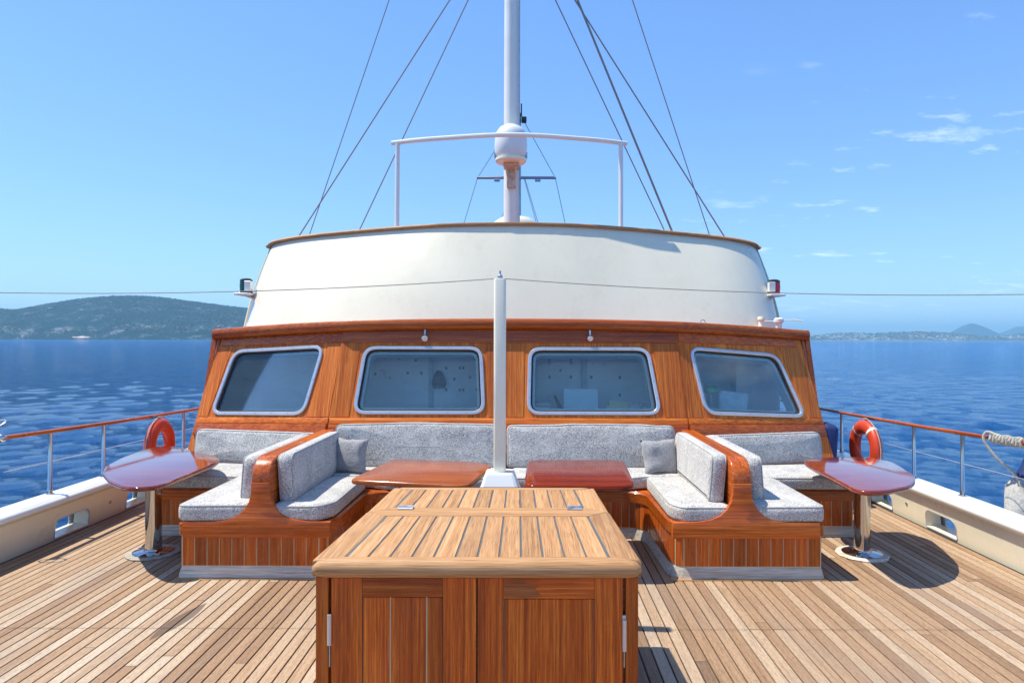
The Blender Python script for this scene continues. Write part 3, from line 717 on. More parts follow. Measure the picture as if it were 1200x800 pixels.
rows += [inner(ct, .09), [p + Vector((0, 0, -.75)) for p in inner(ct, .09)]]
loft(b, rows); finish('shell', b, M['cream'], cm_, 40)
b = BM(); rows = [[p + Vector((0, -.03, -.004)) * 1 + Vector((math.copysign(.02, p.x) if abs(p.x) > 2.5 else 0, 0, 0)) for p in ct]]
def off(c, d, dz): return [Vector((p.x * (1 + d / 3.2), p.y - d, p.z + dz)) for p in c]
loft(b, [off(ct, .035, -.012), off(ct, .042, .004), off(ct, .032, .022), off(ct, -.08, .022), off(ct, -.12, .0), off(ct, -.11, -.012), off(ct, .035, -.012)])
finish('cap_rail', b, M['teakx'], cm_, 60)
# hoop rail on top
t = thing('hoop_rail', (0, 7.65, 3.03), 'white tubular hoop rail standing on the coaming cap', 'rail')
hp = [(-1.33, 7.72, 4.03), (-.9, 7.63, 4.045), (0, 7.52, 4.06), (.85, 7.63, 4.045), (1.26, 7.72, 4.03)]
b = BM(); tube(b, [(-1.40, 7.74, 4.027)] + [tuple(p) for p in catmull(hp, 6)] + [(1.33, 7.74, 4.027)], .026, 10); finish('top_tube', b, M['white'], t)
for x in (-1.33, 1.26):
    b = BM(); tube(b, [(x, 7.70, 3.02), (x, 7.72, 4.03)], .027, 10); finish('upright', b, M['white'], t)
    
# ---------------------------------------------------------------- masts
mt = thing('mast', (-.05, 9.3, 2.0), 'thick cream mast rising behind the coaming with a radome on its front', 'mast')
b = BM(); lathe(b, [(.0, 0), (.110, 0), (.106, 3.5), (.098, 7), (.07, 11), (0, 11.02)], Matrix.Translation((-.05, 9.3, 2.0)), 20); finish('pole', b, M['mast'], mt)
b = BM(); tube(b, [(.06, 9.22, 2.6), (.055, 9.22, 12.5)], .009, 6); finish('sail_track', b, M['aluminium'], mt)
rz = 3.887; ry = 8.97; rx = -.05
t = thing('radome', (rx, ry, rz), 'white rounded radome on a rusty bracket at the front of the mast', 'radome')
b = BM(); lathe(b, [(.0, .254), (.162, .254), (.19, .289), (.213, .347), (.222, .462), (.215, .578), (.196, .647), (.15, .71), (.08, .745), (0, .757)], Matrix.Translation((rx, ry, rz)), 28); finish('dome', b, M['white'], t, 60)
b = BM(); lathe(b, [(.0, .237), (.19, .237), (.21, .26), (.211, .289), (.0, .289)], Matrix.Translation((rx, ry, rz)), 28); finish('skirt', b, M['post'], t)
b = BM(); box(b, rx - .10, rx + .10, ry - .05, ry + .23, rz + .20, rz + .236, .003); box(b, rx - .06, rx + .06, ry + .17, ry + .235, rz - .05, rz + .205, .004)
for sx_ in (-.07, .07): tube(b, [(rx + sx_, ry - .02, rz + .205), (rx + sx_ * .5, ry + .20, rz + .02)], .013, 6)
finish('bracket', b, M['rust'], t)
for sg in (-1, 1):
    b = BM(); box(b, rx + sg * .213 - .009, rx + sg * .213 + .009, ry - .05, ry + .02, rz + .30, rz + .37, .003); finish('clip', b, M['aluminium'], t)
t = thing('satellite_dome', (-.02, 10.5, 2.9), 'low cream dome standing behind the foot of the mast', 'dome')
b = BM(); lathe(b, [(0, 0), (.33, 0), (.365, .05), (.37, .40), (.34, .47), (.24, .535), (.11, .565), (0, .57)], Matrix.Translation((-.02, 10.5, 3.12)), 28); finish('cover', b, M['cream'], t, 50)
b = BM(); lathe(b, [(0, 0), (.1, 0), (.1, .7), (0, .7)], Matrix.Translation((-.02, 10.5, 2.45)), 12); finish('foot', b, M['cream'], t)
am = thing('aft_mast', (-.13, 18, 2.0), 'slim grey mast farther aft with a crosstree, half hidden by the thick cream mast', 'mast')
b = BM(); lathe(b, [(0, 0), (.145, 0), (.13, 5.85), (0, 5.86)], Matrix.Translation((-.16, 18, 2.0)), 16); finish('pole', b, M['aluminium'], am)
b = BM(); tube(b, [(-1.22, 18, 6.12), (.92, 18, 6.12)], .04, 8); box(b, -.75, -.6, 17.95, 18.05, 6.02, 6.08, .005); box(b, .35, .5, 17.95, 18.05, 6.02, 6.08, .005); finish('crosstree', b, M['aluminium'], am)
b = BM(); box(b, -.02, .12, 17.9, 18.05, 7.6, 7.75, .02); tube(b, [(-.02, 17.95, 7.75), (-.02, 17.95, 8.1)], .02, 6); finish('masthead_fitting', b, M['dark'], am)
for x1, lab in ((-1.95, 'thin aft stay from the slim grey mast over the crosstree arm nearest the hill'), (1.45, 'thin aft stay from the slim grey mast over the crosstree arm nearest the clouds')):
    b = BM(); tube(b, [(.02 if x1 > 0 else -.2, 18, 7.7), ((-1.2 if x1 < 0 else .9), 18, 6.12), (x1, 18, 3.6)], .009, 5); tag(finish('aft_stay', b, M['line']), lab, 'stay')
for x1, lab in ((-1.05, 'paired aft halyards below the crosstree on the hill side'), (.75, 'paired aft halyards below the crosstree on the cloud side')):
    b = BM()
    for d in (0, .07): tube(b, [(-.05 + (.1 if x1 > 0 else -.1) + d * .3, 17.9, 6.1), (x1 + d, 17.9, 3.6)], .008, 5)
    tag(finish('halyard', b, M['line']), lab, 'halyard')
# shrouds of the thick mast
def shroud(x0, y0, z0, x1, y1, z1, r, label, name='shroud'):
    b = BM(); tube(b, [(x0, y0, z0), (x1, y1, z1)], r, 6); tag(finish(name, b, M['line']), label, 'shroud', 'shrouds of the thick mast')
shroud(-0.147, 9.3, 11.281, -3.243, 10.109, 3.021, 0.0074, 'steep thin shroud nearest the hill, joining the flatter one low down')
shroud(-0.123, 9.3, 7.734, -3.52, 10.109, 2.963, 0.0098, 'thick flatter shroud nearest the hill')
shroud(-0.112, 9.3, 7.653, -2.538, 9.878, 2.905, 0.0088, 'thin shroud landing on the cap beside the hoop rail upright')
shroud(0.004, 9.3, 7.653, 2.476, 9.878, 2.801, 0.0083, 'single shroud landing on the cap beside a thick rope bundle')
shroud(0.027, 9.3, 8.531, 2.511, 9.82, 2.848, 0.0157, 'thick dark rope bundle leading from the mast to the cap')
shroud(0.038, 9.3, 7.734, 3.365, 10.051, 2.963, 0.0098, 'long flat shroud landing farthest along the cap towards the clouds')
shroud(0.05, 9.3, 11.281, 3.042, 10.109, 3.021, 0.0074, 'steep thin shroud crossing the flat one on the cloud side')

# ---------------------------------------------------------------- lamps and fittings on the roof
def nav_lamp(x, lens, label, sg):
    t = thing('navigation_lamp', (x, 8.0, 2.25), label, 'navigation lamp', 'navigation lamps on the coaming')
    b = BM(); rbox(b, x - .10, x + .10, 7.86, 8.14, 2.27, 2.295, .03, .008); finish('shelf', b, M['white'], t)
    b = BM(); tube(b, [(x, 8.0, 2.272), (x - sg * .2, 8.25, 2.2)], .02, 6); finish('arm', b, M['white'], t)
    b = BM(); lathe(b, [(0, 0), (.075, 0), (.075, .02), (.06, .03), (.06, .03), (0, .03)], Matrix.Translation((x, 8.0, 2.296)), 16); finish('lamp_base', b, M['dark'], t)
    b = BM(); lathe(b, [(0, 0), (.055, 0), (.058, .06), (.055, .115), (0, .115)], Matrix.Translation((x + sg * .012, 7.985, 2.325)), 16); finish('lens', b, lens, t)
    b = BM(); box(b, x - sg * .045 - .035, x - sg * .045 + .035, 7.92, 7.99, 2.326, 2.44, .004); finish('screen', b, M['white'], t)
    b = BM(); lathe(b, [(0, 0), (.072, 0), (.072, .018), (.045, .035), (0, .038)], Matrix.Translation((x, 8.0, 2.44)), 16); finish('lamp_cap', b, M['dark'], t)
nav_lamp(-3.20, M['green'], 'navigation lamp with dark green lens beside the coaming', -1)
nav_lamp(3.14, M['red'], 'navigation lamp with red lens beside the coaming', 1)
def spot(x, label):
    t = thing('spot_lamp', (x, 6.87, 1.85), label, 'spot lamp', 'spot lamps under the eave')
    b = BM(); tube(b, [(x, 6.86, 1.845), (x, 6.84, 1.79)], .013, 8); finish('stem', b, M['chrome'], t)
    m = frame((x, 6.85, 1.775), (1, 0, 0), (0, .35, .94), (0, -.94, .35)) @ Matrix.Rotation(R(40), 4, 'X')
    b = BM(); lathe(b, [(0, -.05), (.018, -.048), (.026, -.02), (.030, .02), (.036, .03), (.036, .045), (0, .045)], m, 16); finish('body', b, M['chrome'], t)
    b = BM(); lathe(b, [(0, .045), (.028, .045), (.02, .052), (0, .054)], m, 14); finish('lens', b, M['white'], t)
spot(-.87, 'small chrome spot lamp under the eave above the notice window')
spot(.825, 'small chrome spot lamp under the eave above the instrument window')
b = BM(); lathe(b, [(0, 0), (.05, 0), (.045, .02), (.035, .03), (.035, .11), (.055, .125), (.055, .16), (.03, .175), (0, .175)], Matrix.Translation((3.05, 7.6, 1.83)), 12); tube(b, [(3.02, 7.6, 1.97), (3.2, 7.58, 1.98), (3.32, 7.58, 1.965)], .006, 6); tube(b, [(3.05, 7.6, 1.96), (2.9, 7.62, 1.965)], .006, 6)
tag(finish('aerial_base', b, M['white']), 'white aerial base with thin whiskers at the end of the eave', 'aerial')
b = BM(); lathe(b, [(0, 0), (.04, 0), (.035, .03), (.03, .12), (.045, .14), (.04, .17), (0, .175)], Matrix.Translation((2.80, 7.45, 1.84)), 12); tag(finish('vent_post', b, M['post']), 'short cream vent post against the coaming, inboard of the aerial', 'vent')
b = BM(); tube(b, [(2.02 + .025 * math.cos(a), 6.97, 1.93 + .03 * math.sin(a)) for a in np.linspace(0, 2 * math.pi, 16, endpoint=False)], .004, 6, True); tag(finish('eye_ring', b, M['chrome']), 'small steel ring standing on the eave', 'ring')
b = BM(); rbox(b, 3.30, 3.46, 6.98, 7.25, .42, .86, .06, .05, I4, 3, .01); wobble(b, .02, 6, 5); tag(finish('canvas_bag', b, M['blue'], None, None), 'navy blue canvas bag at the wheelhouse corner by the orange lifebuoy', 'bag')

# ================================================================ POST AND AWNING LINE
t = thing('awning_post', (0.015, 4.12, 0), 'ivory square post on a flared white foot behind the locker', 'post')
b = BM(); slab(b, rpoly([(-.037, -.037), (.037, -.037), (.037, .037), (-.037, .037)], .016, 3), 1.32, .006, Matrix.Translation((.02, 4.12, .805)), 2); finish('pole', b, M['post'], t)
b = BM(); lathe(b, [(0, 0), (.016, 0), (.016, .02), (.006, .028), (.006, .05), (0, .052)], Matrix.Translation((.02, 4.12, 2.124)), 10); finish('eye_pin', b, M['aluminium'], t)
b = BM()
def sq(h, z): return [(.02 + x * h, 4.12 + y * h, z) for x, y in ((-1, -.85), (-.85, -1), (.85, -1), (1, -.85), (1, .85), (.85, 1), (-.85, 1), (-1, .85))]
loft(b, [sq(.14, 0), sq(.14, .80), sq(.122, .828), sq(.089, .925), sq(.08, .935)], True, True); finish('foot', b, M['white'], t, 30)
def awn(sg):
    pts = []
    for x in np.linspace(0, 7.0, 40):
        pts.append((.02 + sg * x, 4.12 + .0 * x, 2.128 - .0985 * (1 - (1 - min(x, 5.2) / 2.6) ** 2)))
    return pts
b = BM(); tube(b, awn(-1)[::-1] + awn(1)[1:], .0028, 6); tag(finish('awning_line', b, M['line']), 'thin line sagging from the post top out over both rails', 'line')

# ================================================================ LOCKER
lk = thing('deck_locker', (0, 3.2, 0), 'wooden deck locker with pale planked top and two panelled doors', 'locker')
YF, YB, HF, HB, ZT = 2.545, 3.835, .637, .572, .90
def hx(y): return HF + (HB - HF) * (y - YF) / (YB - YF)
ins = .115
def quad(b, pts, z0, z1, bev=.0015): slab(b, pts, z1 - z0, bev, I4, 1, 0, 0, z0)
# top frame: bull-nosed rails with mitred ends
g = .003
b = BM()
prof_f = [(2.602, .828), (2.575, .828), (2.555, .838), (2.546, .856), (2.547, .875), (2.556, .892), (2.575, .8995), (2.602, .9)]
def rail_x(name, y0, y1, xa, xb, m, nose=None):
    """board across; xa half length at y0, xb at y1"""
    b = BM(); quad(b, [(-xa, y0), (xa, y0), (xb, y1), (-xb, y1)], .83, ZT); return finish(name, b, m, lk)
b = BM(); rows = []
for f_, dy_ in ((-1, .022), (-.992, .010), (-.975, .002), (-.95, 0), (0, 0), (.95, 0), (.975, .002), (.992, .010), (1, .022)):
    rows.append([(f_ * (HF - (y - 2.546) / .056 * ins), y + dy_ * max(0, (2.602 - y) / .056), z) for y, z in prof_f])
loft(b, rows, True, True); finish('front_rail', b, M['teakx'], lk, 50)
b = BM(); slab(b, rpoly([(-hx(3.775) + ins, 3.777), (hx(3.775) - ins, 3.777), (HB, YB), (-HB, YB)], [0, 0, .03, .03], 4), .07, .012, I4, 3, 0, .012, .83); finish('back_rail', b, M['teakx'], lk, 60)
for sg in (-1, 1):
    for (ya, yb, trim0, trim1) in ((2.603, 3.283, .0, .0), (3.287, 3.775, 0, 0)):
        xo0, xo1 = hx(ya), hx(yb)
        pts = [(sg * (xo0 - (ins if trim0 == 0 else 0)), ya), (sg * (xo0 - .003 if ya > 2.7 else xo0 + .002), ya - (.030 if ya < 2.7 else -.0)), (sg * xo1, yb + (.05 if yb > 3.7 else 0)), (sg * (xo1 - ins), yb)]
        b = BM(); slab(b, pts, .07, .010, I4, 2, 0, .010, .829); finish('side_rail', b, M['teaky'], lk, 60)
b = BM(); w_ = hx(3.28)
quad(b, [(-w_ + ins + .0, 3.205), (w_ - ins, 3.205), (w_ - .02, 3.285), (w_ - ins, 3.362), (-w_ + ins, 3.362), (-w_ + .02, 3.285)], .845, ZT + .0015, .002); finish('mid_rail', b, M['teakx'], lk)
b = BM(); quad(b, [(-hx(2.61) + .05, 2.6), (hx(2.61) - .05, 2.6), (hx(3.78) - .05, 3.8), (-hx(3.78) + .05, 3.8)], .835, ZT - .004, 0); finish('seam_bed', b, M['caulk_grey'], lk)
n = 12
for (ya, yb) in ((2.606, 3.201), (3.366, 3.773)):
    for k in range(n):
        wa, wb = hx(ya) - ins - .006, hx(yb) - ins - .006
        f0, f1 = -1 + 2 * k / n, -1 + 2 * (k + 1) / n
        gg_ = .0042
        b = BM(); quad(b, [(f0 * wa + gg_, ya), (f1 * wa - gg_, ya), (f1 * wb - gg_, yb), (f0 * wb + gg_, yb)], .86, ZT, .0015); finish('top_plank', b, M['teaky'], lk)
for x in (-.415, .43):
    b = BM(); box(b, x - .038, x + .038, 3.315, 3.352, .9015, .909, .002); tube(b, [(x - .038, 3.352, .908), (x + .038, 3.352, .908)], .006, 8); finish('top_hinge', b, M['aluminium'], lk)
# body
b = BM(); box(b, -.60, .60, 2.615, 3.74, 0.03, .83, .003); finish('carcass', b, M['doorx'], lk)
for sg in (-1, 1):
    b = BM(); box(b, min(sg * .626, sg * .578), max(sg * .626, sg * .578), 2.585, 2.66, .0, .829, .003); finish('corner_post', b, M['mahz'], lk)
    for k in range(7):
        y0 = 2.67 + k * .152; x_ = sg * (hx(y0) - .022)
        b = BM(); box(b, min(x_, x_ - sg * .03), max(x_, x_ - sg * .03), y0, y0 + .146, .03, .828, .002); finish('side_board', b, M['mahz'], lk)
def door(x0, x1, label, hinge_left):
    b = BM(); box(b, x0, x1, 2.606, 2.614, .05, .826, .001); d = finish('door', b, M['caulk_cream'], lk); d['label'] = label
    sl, sr = (.118, .128) if hinge_left else (.098, .108)
    for a, c in ((x0, x0 + sl), (x1 - sr, x1)):
        b = BM(); box(b, a, c, 2.587, 2.606, .05, .825, .003); finish('stile', b, M['door'], d)
    zt = .748 if hinge_left else .742
    b = BM(); box(b, x0 + sl + .001, x1 - sr - .001, 2.589, 2.606, zt, .824, .003); finish('top_rail', b, M['doorx'], d)
    b = BM(); box(b, x0 + sl + .001, x1 - sr - .001, 2.589, 2.606, .05, .14, .003); finish('bottom_rail', b, M['doorx'], d)
    px0, px1 = x0 + sl + .005, x1 - sr - .004
    cuts = [px0, px0 + .104, px0 + .104 + .142, px1] if hinge_left else [px0, px0 + .2, px0 + .34, px1]
    for i, (a, c) in enumerate(zip(cuts, cuts[1:])):
        gap = .0028 if hinge_left else .0006
        b = BM(); box(b, a + (gap if i else 0), c - (gap if i < 2 else 0), 2.596, 2.606, .142, zt - .003, .002); finish('panel_board', b, M['door'], d)
    if hinge_left:
        for c in cuts[1:3]:
            b = BM(); box(b, c - .0026, c + .0026, 2.5975, 2.606, .142, zt - .003, 0); finish('seam_strip', b, M['caulk_cream'], d)
    if not hinge_left:
        b = BM(); pts = [(x0 + sl + .004, zt + .004), (x0 + sl + .10, zt + .002), (x0 + sl + .155, zt + .012), (x0 + sl + .12, zt + .035), (x0 + sl + .14, zt + .055), (x0 + sl + .08, zt + .062), (x0 + sl + .085, zt + .078), (x0 + sl + .004, zt + .078)]
        slab(b, rpoly(pts, .012, 3), .0012, 0, frame((0, 2.5895, 0), (1, 0, 0), (0, 0, 1), (0, -1, 0)), 1, 0, 0); finish('worn_patch', b, M['worn'], d)
    hx_ = (x0 - .006) if hinge_left else (x1 + .006)
    b = BM(); tube(b, [(hx_, 2.580, .566 if hinge_left else .545), (hx_, 2.580, .684 if hinge_left else .665)], .0085, 10); box(b, hx_ - .007, hx_ + .007, 2.585, 2.60, .56, .68, .001); finish('hinge', b, M['framemetal'], d)
    b = BM(); tube(b, [(hx_, 2.584, .48), (hx_, 2.584, .56)], .003, 6); finish('hinge_pin', b, M['aluminium'], d)
door(-.566, -.004, 'darker locker door with three varnished boards and cream seams', True)
door(.004, .566, 'locker door with a worn pale patch at the top corner', False)

# ================================================================ BENCHES
def bench(sg, label):
    t = thing('corner_bench', (sg * 1.7, 5.6, 0), label, 'bench', 'built-in corner benches')
    path = [(.012, 5.90), (1.02, 5.90)] + arc(1.04, 5.70, .20, 90, 0, 6)[1:] + [(1.255, 5.05)] + [(1.262, 4.98), (1.285, 4.92), (1.34, 4.885)] + [(2.34, 4.885), (2.345, 4.89), (2.345, 5.85)] + arc(2.445, 5.85, .10, 180, 90, 3)[1:] + [(3.09, 5.95), (3.095, 5.955), (3.095, 6.75)]
    P = [Vector((sg * x, y)) for x, y in path]
    def offs(d):
        n_ = len(P); res = []
        for i in range(n_):
            a = P[max(i, 1)] - P[max(i - 1, 0)] if i else P[1] - P[0]; c = P[min(i + 1, n_ - 1)] - P[i] if i < n_ - 1 else P[i] - P[i - 1]
            na, nb = (Vector((v.y, -v.x)).normalized() * sg for v in (a, c)); m = na + nb; m = m / max(.5, m.length_squared / 2)
            res.append(P[i] + m * d)
        return res
    def band(name, z0, z1, d0, d1, mat, bev=.0):
        b = BM(); o_, i_ = offs(d0), offs(d1)
        rows = [[(*p, z0) for p in i_], [(*p, z0) for p in o_], [(*p, z1 - bev) for p in o_], [(*p, z1) for p in offs(d0 - bev)], [(*p, z1) for p in i_]]
        loft(b, rows + [rows[0]]); bmesh.ops.remove_doubles(b, verts=b.verts[:], dist=1e-6); return finish(name, b, mat, t, 40)
    band('apron', .318, .412, .018, -.02, M['mahx'], .014)
    band('seam_strip', .086, .322, .0035, -.016, M['caulk_cream'])
    # kickboard with sloped upper edge
    b = BM(); o_, i_, k_ = offs(.022), offs(-.016), offs(.002)
    rows = [[(*p, .0) for p in i_], [(*p, .0) for p in o_], [(*p, .014) for p in o_], [(*p, .088) for p in k_], [(*p, .092) for p in i_]]
    loft(b, rows); finish('kickboard', b, M['kick'], t, 40)
    # slats
    b = BM(); slab(b, [(-.0425, -.006), (.0425, -.006), (.0425, .0075), (-.0425, .0075)], .228, .0015, I4, 1, 0, .0015, .091); o0 = finish('slat', b, M['mahz'], t); SL = o0.data; zb = .091; bpy.data.objects.remove(o0)
    zc = .091 + .114
    for a, c in zip(P, P[1:]):
        d = c - a; L = d.length
        if L < .02: continue
        n_ = max(1, round(L / .09))
        for k in range(n_):
            q = a + d * ((k + .5) / n_); place('slat', SL, (q.x, q.y, zc), t, math.atan2(d.y, d.x), ((L / n_ - .007) / .085, 1, 1))
    # seat board
    b = BM(); top = [tuple(p) for p in offs(-.01)] + [(sg * 1.9, 6.45), (sg * .012, 6.45)]
    poly = [Vector((x, y, 0)) for x, y in top]
    vs_ = [b.verts.new((x, y, .408)) for x, y in top]
    for tri in tessellate_polygon([poly]): b.faces.new([vs_[i] for i in tri])
    finish('seat_board', b, M['mahy'], t)
    # divider: end panel flaring into the apron, and the rolled back
    xc = 1.76
    lp = [(1.25, .30), (1.25, .416), (1.42, .420), (1.53, .437), (1.60, .468), (1.645, .51), (1.675, .56), (1.69, .62), (1.692, .70)]
    lp = [tuple(p) for p in [(q.x, q.y) for q in [Vector((x, z)) for x, z in lp]]]
    rp = [(2 * xc - x + (.06 if x < 1.3 else 0), z) for x, z in lp[::-1]]
    b = BM(); outline_ = [(sg * x, z) for x, z in lp + rp]
    slab(b, outline_, .036, .006, frame((0, 4.892, 0), (1, 0, 0), (0, 0, 1), (0, -1, 0)), 2, 0, 0); dv = finish('divider_end', b, M['mahx'], t, 40)
    prof_ = [(4.894, .42), (4.866, .66), (4.864, .70)] + [(4.864 + .16 - .16 * math.cos(R(a)), .715 + .16 * math.sin(R(a))) for a in range(10, 91, 10)] + [(5.2, .876), (6.52, .868), (6.52, .42)]
    b = BM(); slab(b, prof_, .136, .012, frame((sg * xc - .068, 0, 0), (0, 1, 0), (0, 0, 1), (1, 0, 0)), 3); finish('divider_back', b, M['mahy'], t, 50)
    return t
bench(-1, 'slatted wooden corner bench on the hill side of the post')
bench(1, 'slatted wooden corner bench on the distant town side of the post')

# ---------------------------------------------------------------- cushions
SEAT0, SEAT1 = .414, .535
def seat(outline, label, z1=SEAT1, seed=0, name='seat_cushion'):
    b = BM(); slab(b, rpoly(outline, .06, 5), z1 - SEAT0, .042, I4, 4, .012, .03, SEAT0); wobble(b, .007, 5, seed); wobble(b, .003, 22, seed)
    o = tag(finish(name, b, M['fabric'], None, None), label, 'cushion', 'grey seat cushions')
    b = BM(); tube(b, [(x, y, z1 - .013) for x, y in inset(rpoly(outline, .06, 5), .011)], .0055, 6, True); wobble(b, .007, 5, seed); finish('piping', b, M['piping'], o)
def back(p0, p1, z0, z1, th, lean, label, seed=0, arch=0.0, flip=1, rc=.07):
    """upright cushion along p0-p1 (its front foot line); front faces flip side"""
    p0, p1 = Vector((*p0, 0)), Vector((*p1, 0)); u = (p1 - p0); L = u.length; u.normalize()
    nrm = Vector((u.y, -u.x, 0)) * flip; v = (Vector((0, 0, 1)) * math.cos(lean) - nrm * math.sin(lean)); 
    w = u.cross(v); m = frame(p0 + Vector((0, 0, z0)), u, v, w) ; sgn = 1 if w.dot(nrm) > 0 else -1
    H = (z1 - z0) / math.cos(lean)
    top = [(L * k / 10, H + arch * math.sin(math.pi * k / 10)) for k in range(10, -1, -1)] if arch else [(L, H), (0, H)]
    ol = rpoly([(0, 0), (L, 0)] + top, [rc * .6, rc * .6] + ([rc] + [0] * 9 + [rc] if arch else [rc, rc]), 5)
    b = BM()
    slab(b, ol, th, .045, m @ (Matrix.Translation((0, 0, -th)) if sgn > 0 else I4), 4, .014, .045); 
    wobble(b, .008, 4.5, seed); wobble(b, .003, 20, seed)
    o = tag(finish('back_cushion', b, M['fabric'], None, None), label, 'cushion', 'grey back cushions')
    b = BM(); mm = m @ (Matrix.Translation((0, 0, -.013 if sgn > 0 else th - .013)))
    for w_ in (-.013, -(th - .013)) if sgn > 0 else (.013, th - .013):
        tube(b, [m @ Vector((x, y, w_)) for x, y in inset(ol, .012)], .0055, 6, True)
    wobble(b, .008, 4.5, seed); finish('piping', b, M['piping'], o)
S = {-1: 'hill', 1: 'distant town'}
for sg in (-1, 1):
    sd_ = S[sg]; q = lambda pts: [(sg * x, y) for x, y in pts][::sg]
    seat(q([(1.245, 4.99), (1.33, 4.868), (1.69, 4.868), (1.69, 5.88), (1.60, 5.95), (1.245, 5.95)]), f'seat cushion on the inner side of the divider, {sd_} side of the post', seed=sg + 2)
    seat(q([(1.83, 4.862), (2.375, 4.862), (2.375, 5.90), (1.83, 5.90)]), f'seat cushion on the outer side of the divider, {sd_} side of the post', .54, seed=sg + 4)
    seat(q([(.03, 5.875), (1.02, 5.875), (1.22, 5.955), (1.66, 5.96), (1.66, 6.42), (.03, 6.42)]), f'long seat cushion under the wheelhouse windows, {sd_} side of the post', seed=sg + 6)
    seat(q([(1.84, 5.925), (3.13, 5.925), (3.13, 6.62), (1.84, 6.45)]), f'seat cushion against the wheelhouse corner, {sd_} side', .53, seed=sg + 8)
    if sg > 0:
        back((-.015, 6.30), (1.60, 6.30), .53, .935, .13, R(10), 'long back cushion between the post and the small pale pillow', 1, .012)
        back((1.93, 6.42), (3.19, 6.72), .515, .825, .13, R(10), 'back cushion at the wheelhouse corner beside the navy bag', 2)
    else:
        back((-1.66, 6.30), (-.075, 6.30), .53, .94, .13, R(10), 'long back cushion between the dark small pillow and the post', 3, .014)
        back((-3.20, 6.70), (-1.88, 6.40), .515, .845, .13, R(10), 'back cushion at the wheelhouse corner before the dull red lifebuoy', 4)
    # cushions leaning on the divider
    if sg > 0:
        back((1.545, 4.98), (1.545, 6.26), .53, .895, .125, R(4), 'back cushion on the inner side of the divider next to the small pale pillow', 5, .0, -1)
        back((1.995, 5.03), (1.995, 6.30), .53, .868, .125, R(4), 'back cushion on the outer side of the divider facing the distant town', 6, .0, 1)
    else:
        back((-1.545, 4.98), (-1.545, 6.26), .53, .895, .125, R(4), 'back cushion on the inner side of the divider next to the dark small pillow', 7, .0, 1)
        back((-1.995, 5.03), (-1.995, 6.30), .53, .868, .125, R(4), 'back cushion on the outer side of the divider facing the hill', 8, .0, -1)
def pillow(x, y, z, w, h, rot, lean, label, seed):
    m = Matrix.Translation((x, y, z)) @ Matrix.Rotation(rot, 4, 'Z') @ Matrix.Rotation(R(90) - lean, 4, 'X')
    b = BM(); n_ = 15; top, bot = [], []
    for side, dst in ((1, top), (-1, bot)):
        for i in range(n_):
            row = []
            for j in range(n_):
                u, v = -1 + 2 * i / (n_ - 1), -1 + 2 * j / (n_ - 1)
                pin = 1 - .10 * (1 - abs(u) ** 2) * abs(v) ** 3 ; pin2 = 1 - .10 * (1 - abs(v) ** 2) * abs(u) ** 3
                hh = .062 * (max(0, (1 - u ** 4) * (1 - v ** 4))) ** .5
                row.append(b.verts.new(m @ Vector((u * w / 2 * pin2, v * h / 2 * pin, side * hh))))
            dst.append(row)
    for g_ in (top, bot):
        for i in range(n_ - 1):
            for j in range(n_ - 1): b.faces.new((g_[i][j], g_[i + 1][j], g_[i + 1][j + 1], g_[i][j + 1]))
    bmesh.ops.remove_doubles(b, verts=b.verts[:], dist=1e-4); wobble(b, .014, 9, seed); wobble(b, .005, 26, seed)
    tag(finish('pillow', b, M['pillow'], None, None), label, 'pillow', 'small square pillows')
pillow(-1.43, 6.08, .685, .345, .325, R(-14), R(14), 'small darker grey pillow in the corner beside the orange table', 1)
pillow(1.40, 6.10, .675, .335, .325, R(12), R(16), 'small square pillow in the corner beside the red table', 2)

# ================================================================ TABLES
def table(poly, rads, z, base, label, mat, ztilt=(0, 0), group='glossy pedestal tables', edge=.014, drop=0.0):
    t = thing('pedestal_table', (base[0], base[1], 0), label, 'table', group)
    b = BM(); ol = rpoly(poly, rads, 8); cx_ = sum(p[0] for p in poly) / len(poly); cy_ = sum(p[1] for p in poly) / len(poly)
    slab(b, ol, .036, edge, Matrix.Translation((0, 0, z - .036)), 4, 0, .010)
    for v in b.verts: v.co.z += ztilt[0] * (v.co.x - cx_) + ztilt[1] * (v.co.y - cy_)
    finish('tabletop', b, mat, t, 60)
    m = Matrix.Translation((base[0], base[1], 0))
    b = BM(); lathe(b, [(0, .028), (.062, .028), (.060, z - .16), (.066, z - .158), (.066, z - .138), (.045, z - .135), (.045, z - .045), (.0, z - .045)], m, 24); finish('pedestal', b, M['chrome'], t)
    b = BM(); lathe(b, [(0, z - .062), (.14, z - .062), (.14, z - .038), (0, z - .038)], m, 16); finish('mounting_plate', b, M['aluminium'], t)
    b = BM(); lathe(b, [(0, .018), (.15, .018), (.155, .024), (.13, .031), (.075, .036), (.07, .045), (0, .045)], m, 28); finish('base_plate', b, M['chrome'], t)
    b = BM(); lathe(b, [(0, 0), (.2, 0), (.205, .01), (.195, .019), (.0, .0195)], m @ Matrix.Rotation(R(11), 4, 'Z'), 12); finish('base_ring', b, M['kick'], t)
    b = BM(); tube(b, [(base[0] + .05, base[1] - .03, .50), (base[0] + .11, base[1] - .06, .495)], .006, 6); finish('locking_pin', b, M['aluminium'], t)
table([(-2.974, 5.028), (-2.766, 4.845), (-2.656, 4.79), (-2.522, 4.833), (-2.485, 4.934), (-2.491, 5.347), (-2.498, 5.735), (-2.548, 5.927), (-2.674, 6.109), (-2.895, 6.287), (-3.261, 6.592), (-3.435, 6.68), (-3.504, 6.641), (-3.521, 6.361), (-3.469, 5.993), (-3.366, 5.602), (-3.224, 5.34)], .07, .68, (-2.86, 5.43), 'round cornered table reflecting the sky, beside the rail facing the hill', M['table'])
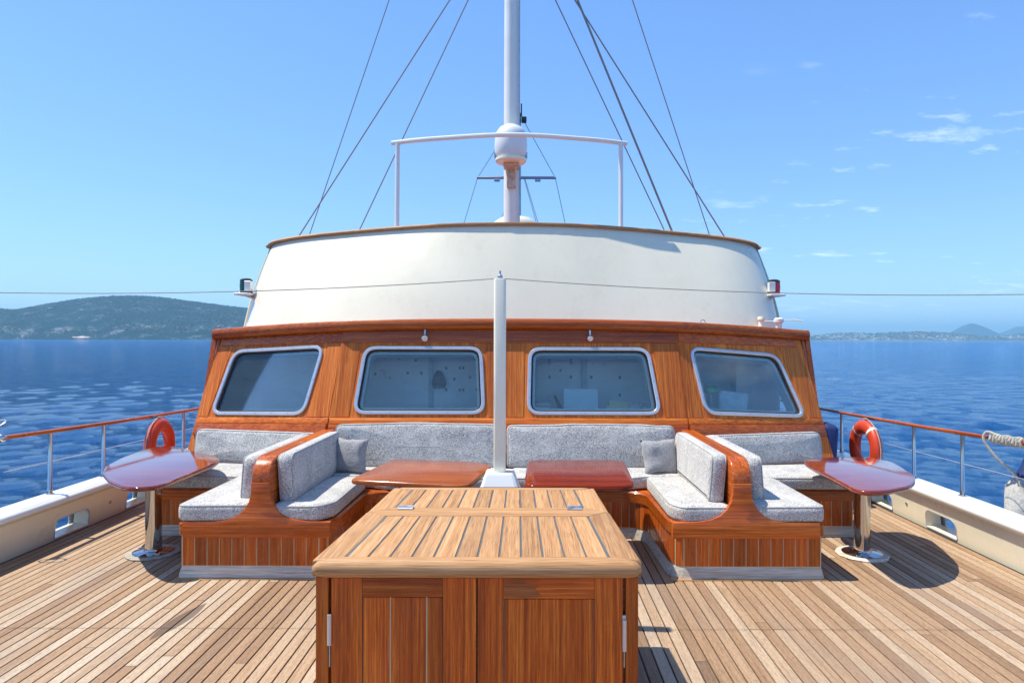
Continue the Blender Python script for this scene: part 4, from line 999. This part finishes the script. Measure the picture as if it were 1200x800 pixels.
table([(2.605, 5.773), (2.583, 5.436), (2.545, 4.839), (2.577, 4.717), (2.755, 4.745), (3.002, 4.9), (3.132, 5.049), (3.242, 5.239), (3.342, 5.57), (3.413, 5.883), (3.306, 6.117), (3.101, 6.115), (2.841, 6.059), (2.65, 5.945)], .07, .68, (2.92, 5.43), 'round cornered table reflecting the sky, beside the rail facing the distant town', M['table'])
table([(-1.14, 4.98), (-.24, 4.78), (-.10, 5.55), (-.22, 5.72), (-.99, 5.86), (-1.13, 5.10)], [.10, .12, .1, .1, .1, .06], .70, (-.62, 5.34), 'orange brown table beside the post, nearer the hill', M['table_orange'])
M['table_red'] = wood('deep red table varnish', (.10, .010, .004), (.21, .024, .006), (.33, .055, .013), 'x', .10, .0, .02); M['table_red'].node_tree.nodes['Principled BSDF'].inputs['Specular IOR Level'].default_value = .15
table([(.16, 4.80), (.98, 4.80), (1.04, 5.84), (.19, 5.84)], [.12, .16, .14, .12], .70, (.58, 5.34), 'dark red table beside the post, nearer the distant town', M['table_red'], edge=.03)

# ================================================================ FENDER AND ROPE
t = thing('fender', (4.29, 5.45, -.4), 'blue fender in a grey knitted cover hanging outside the rail', 'fender')
m = Matrix.Translation((4.29, 5.45, 0))
b = BM(); lathe(b, [(0, -.45), (.09, -.44), (.15, -.36), (.165, -.2), (.165, .45), (.15, .56), (.11, .62), (.09, .625), (0, .625)], m, 22); wobble(b, .012, 9, 4); finish('knitted_cover', b, M['fleece'], t, None)
b = BM(); lathe(b, [(0, .60), (.105, .60), (.085, .66), (.05, .72), (.035, .78), (.0, .79)], m, 18); finish('blue_end', b, M['blue'], t)
b = BM()
yy = np.linspace(5.50, 5.12, 60)
tube(b, [(4.03 + .034 * math.cos(i * 1.1), y, railz(y) + .034 * math.sin(i * 1.1)) for i, y in enumerate(yy)], .013, 7)
tube(b, catmull([(4.02, 5.42, railz(5.4) + .03), (4.0, 5.52, railz(5.5) + .05), (3.98, 5.53, railz(5.5) - .02), (4.05, 5.47, .78), (4.15, 5.41, .66), (4.18, 5.33, .52), (4.24, 5.30, .40)], 5), .011, 7)
tube(b, catmull([(4.03, 5.16, railz(5.15) + .03), (4.05, 5.15, .93), (4.2, 5.35, .82), (4.29, 5.45, .77)], 5), .011, 7)
tag(finish('fender_rope', b, M['rope']), 'old pale rope wound round the guard rail above the fender', 'rope')
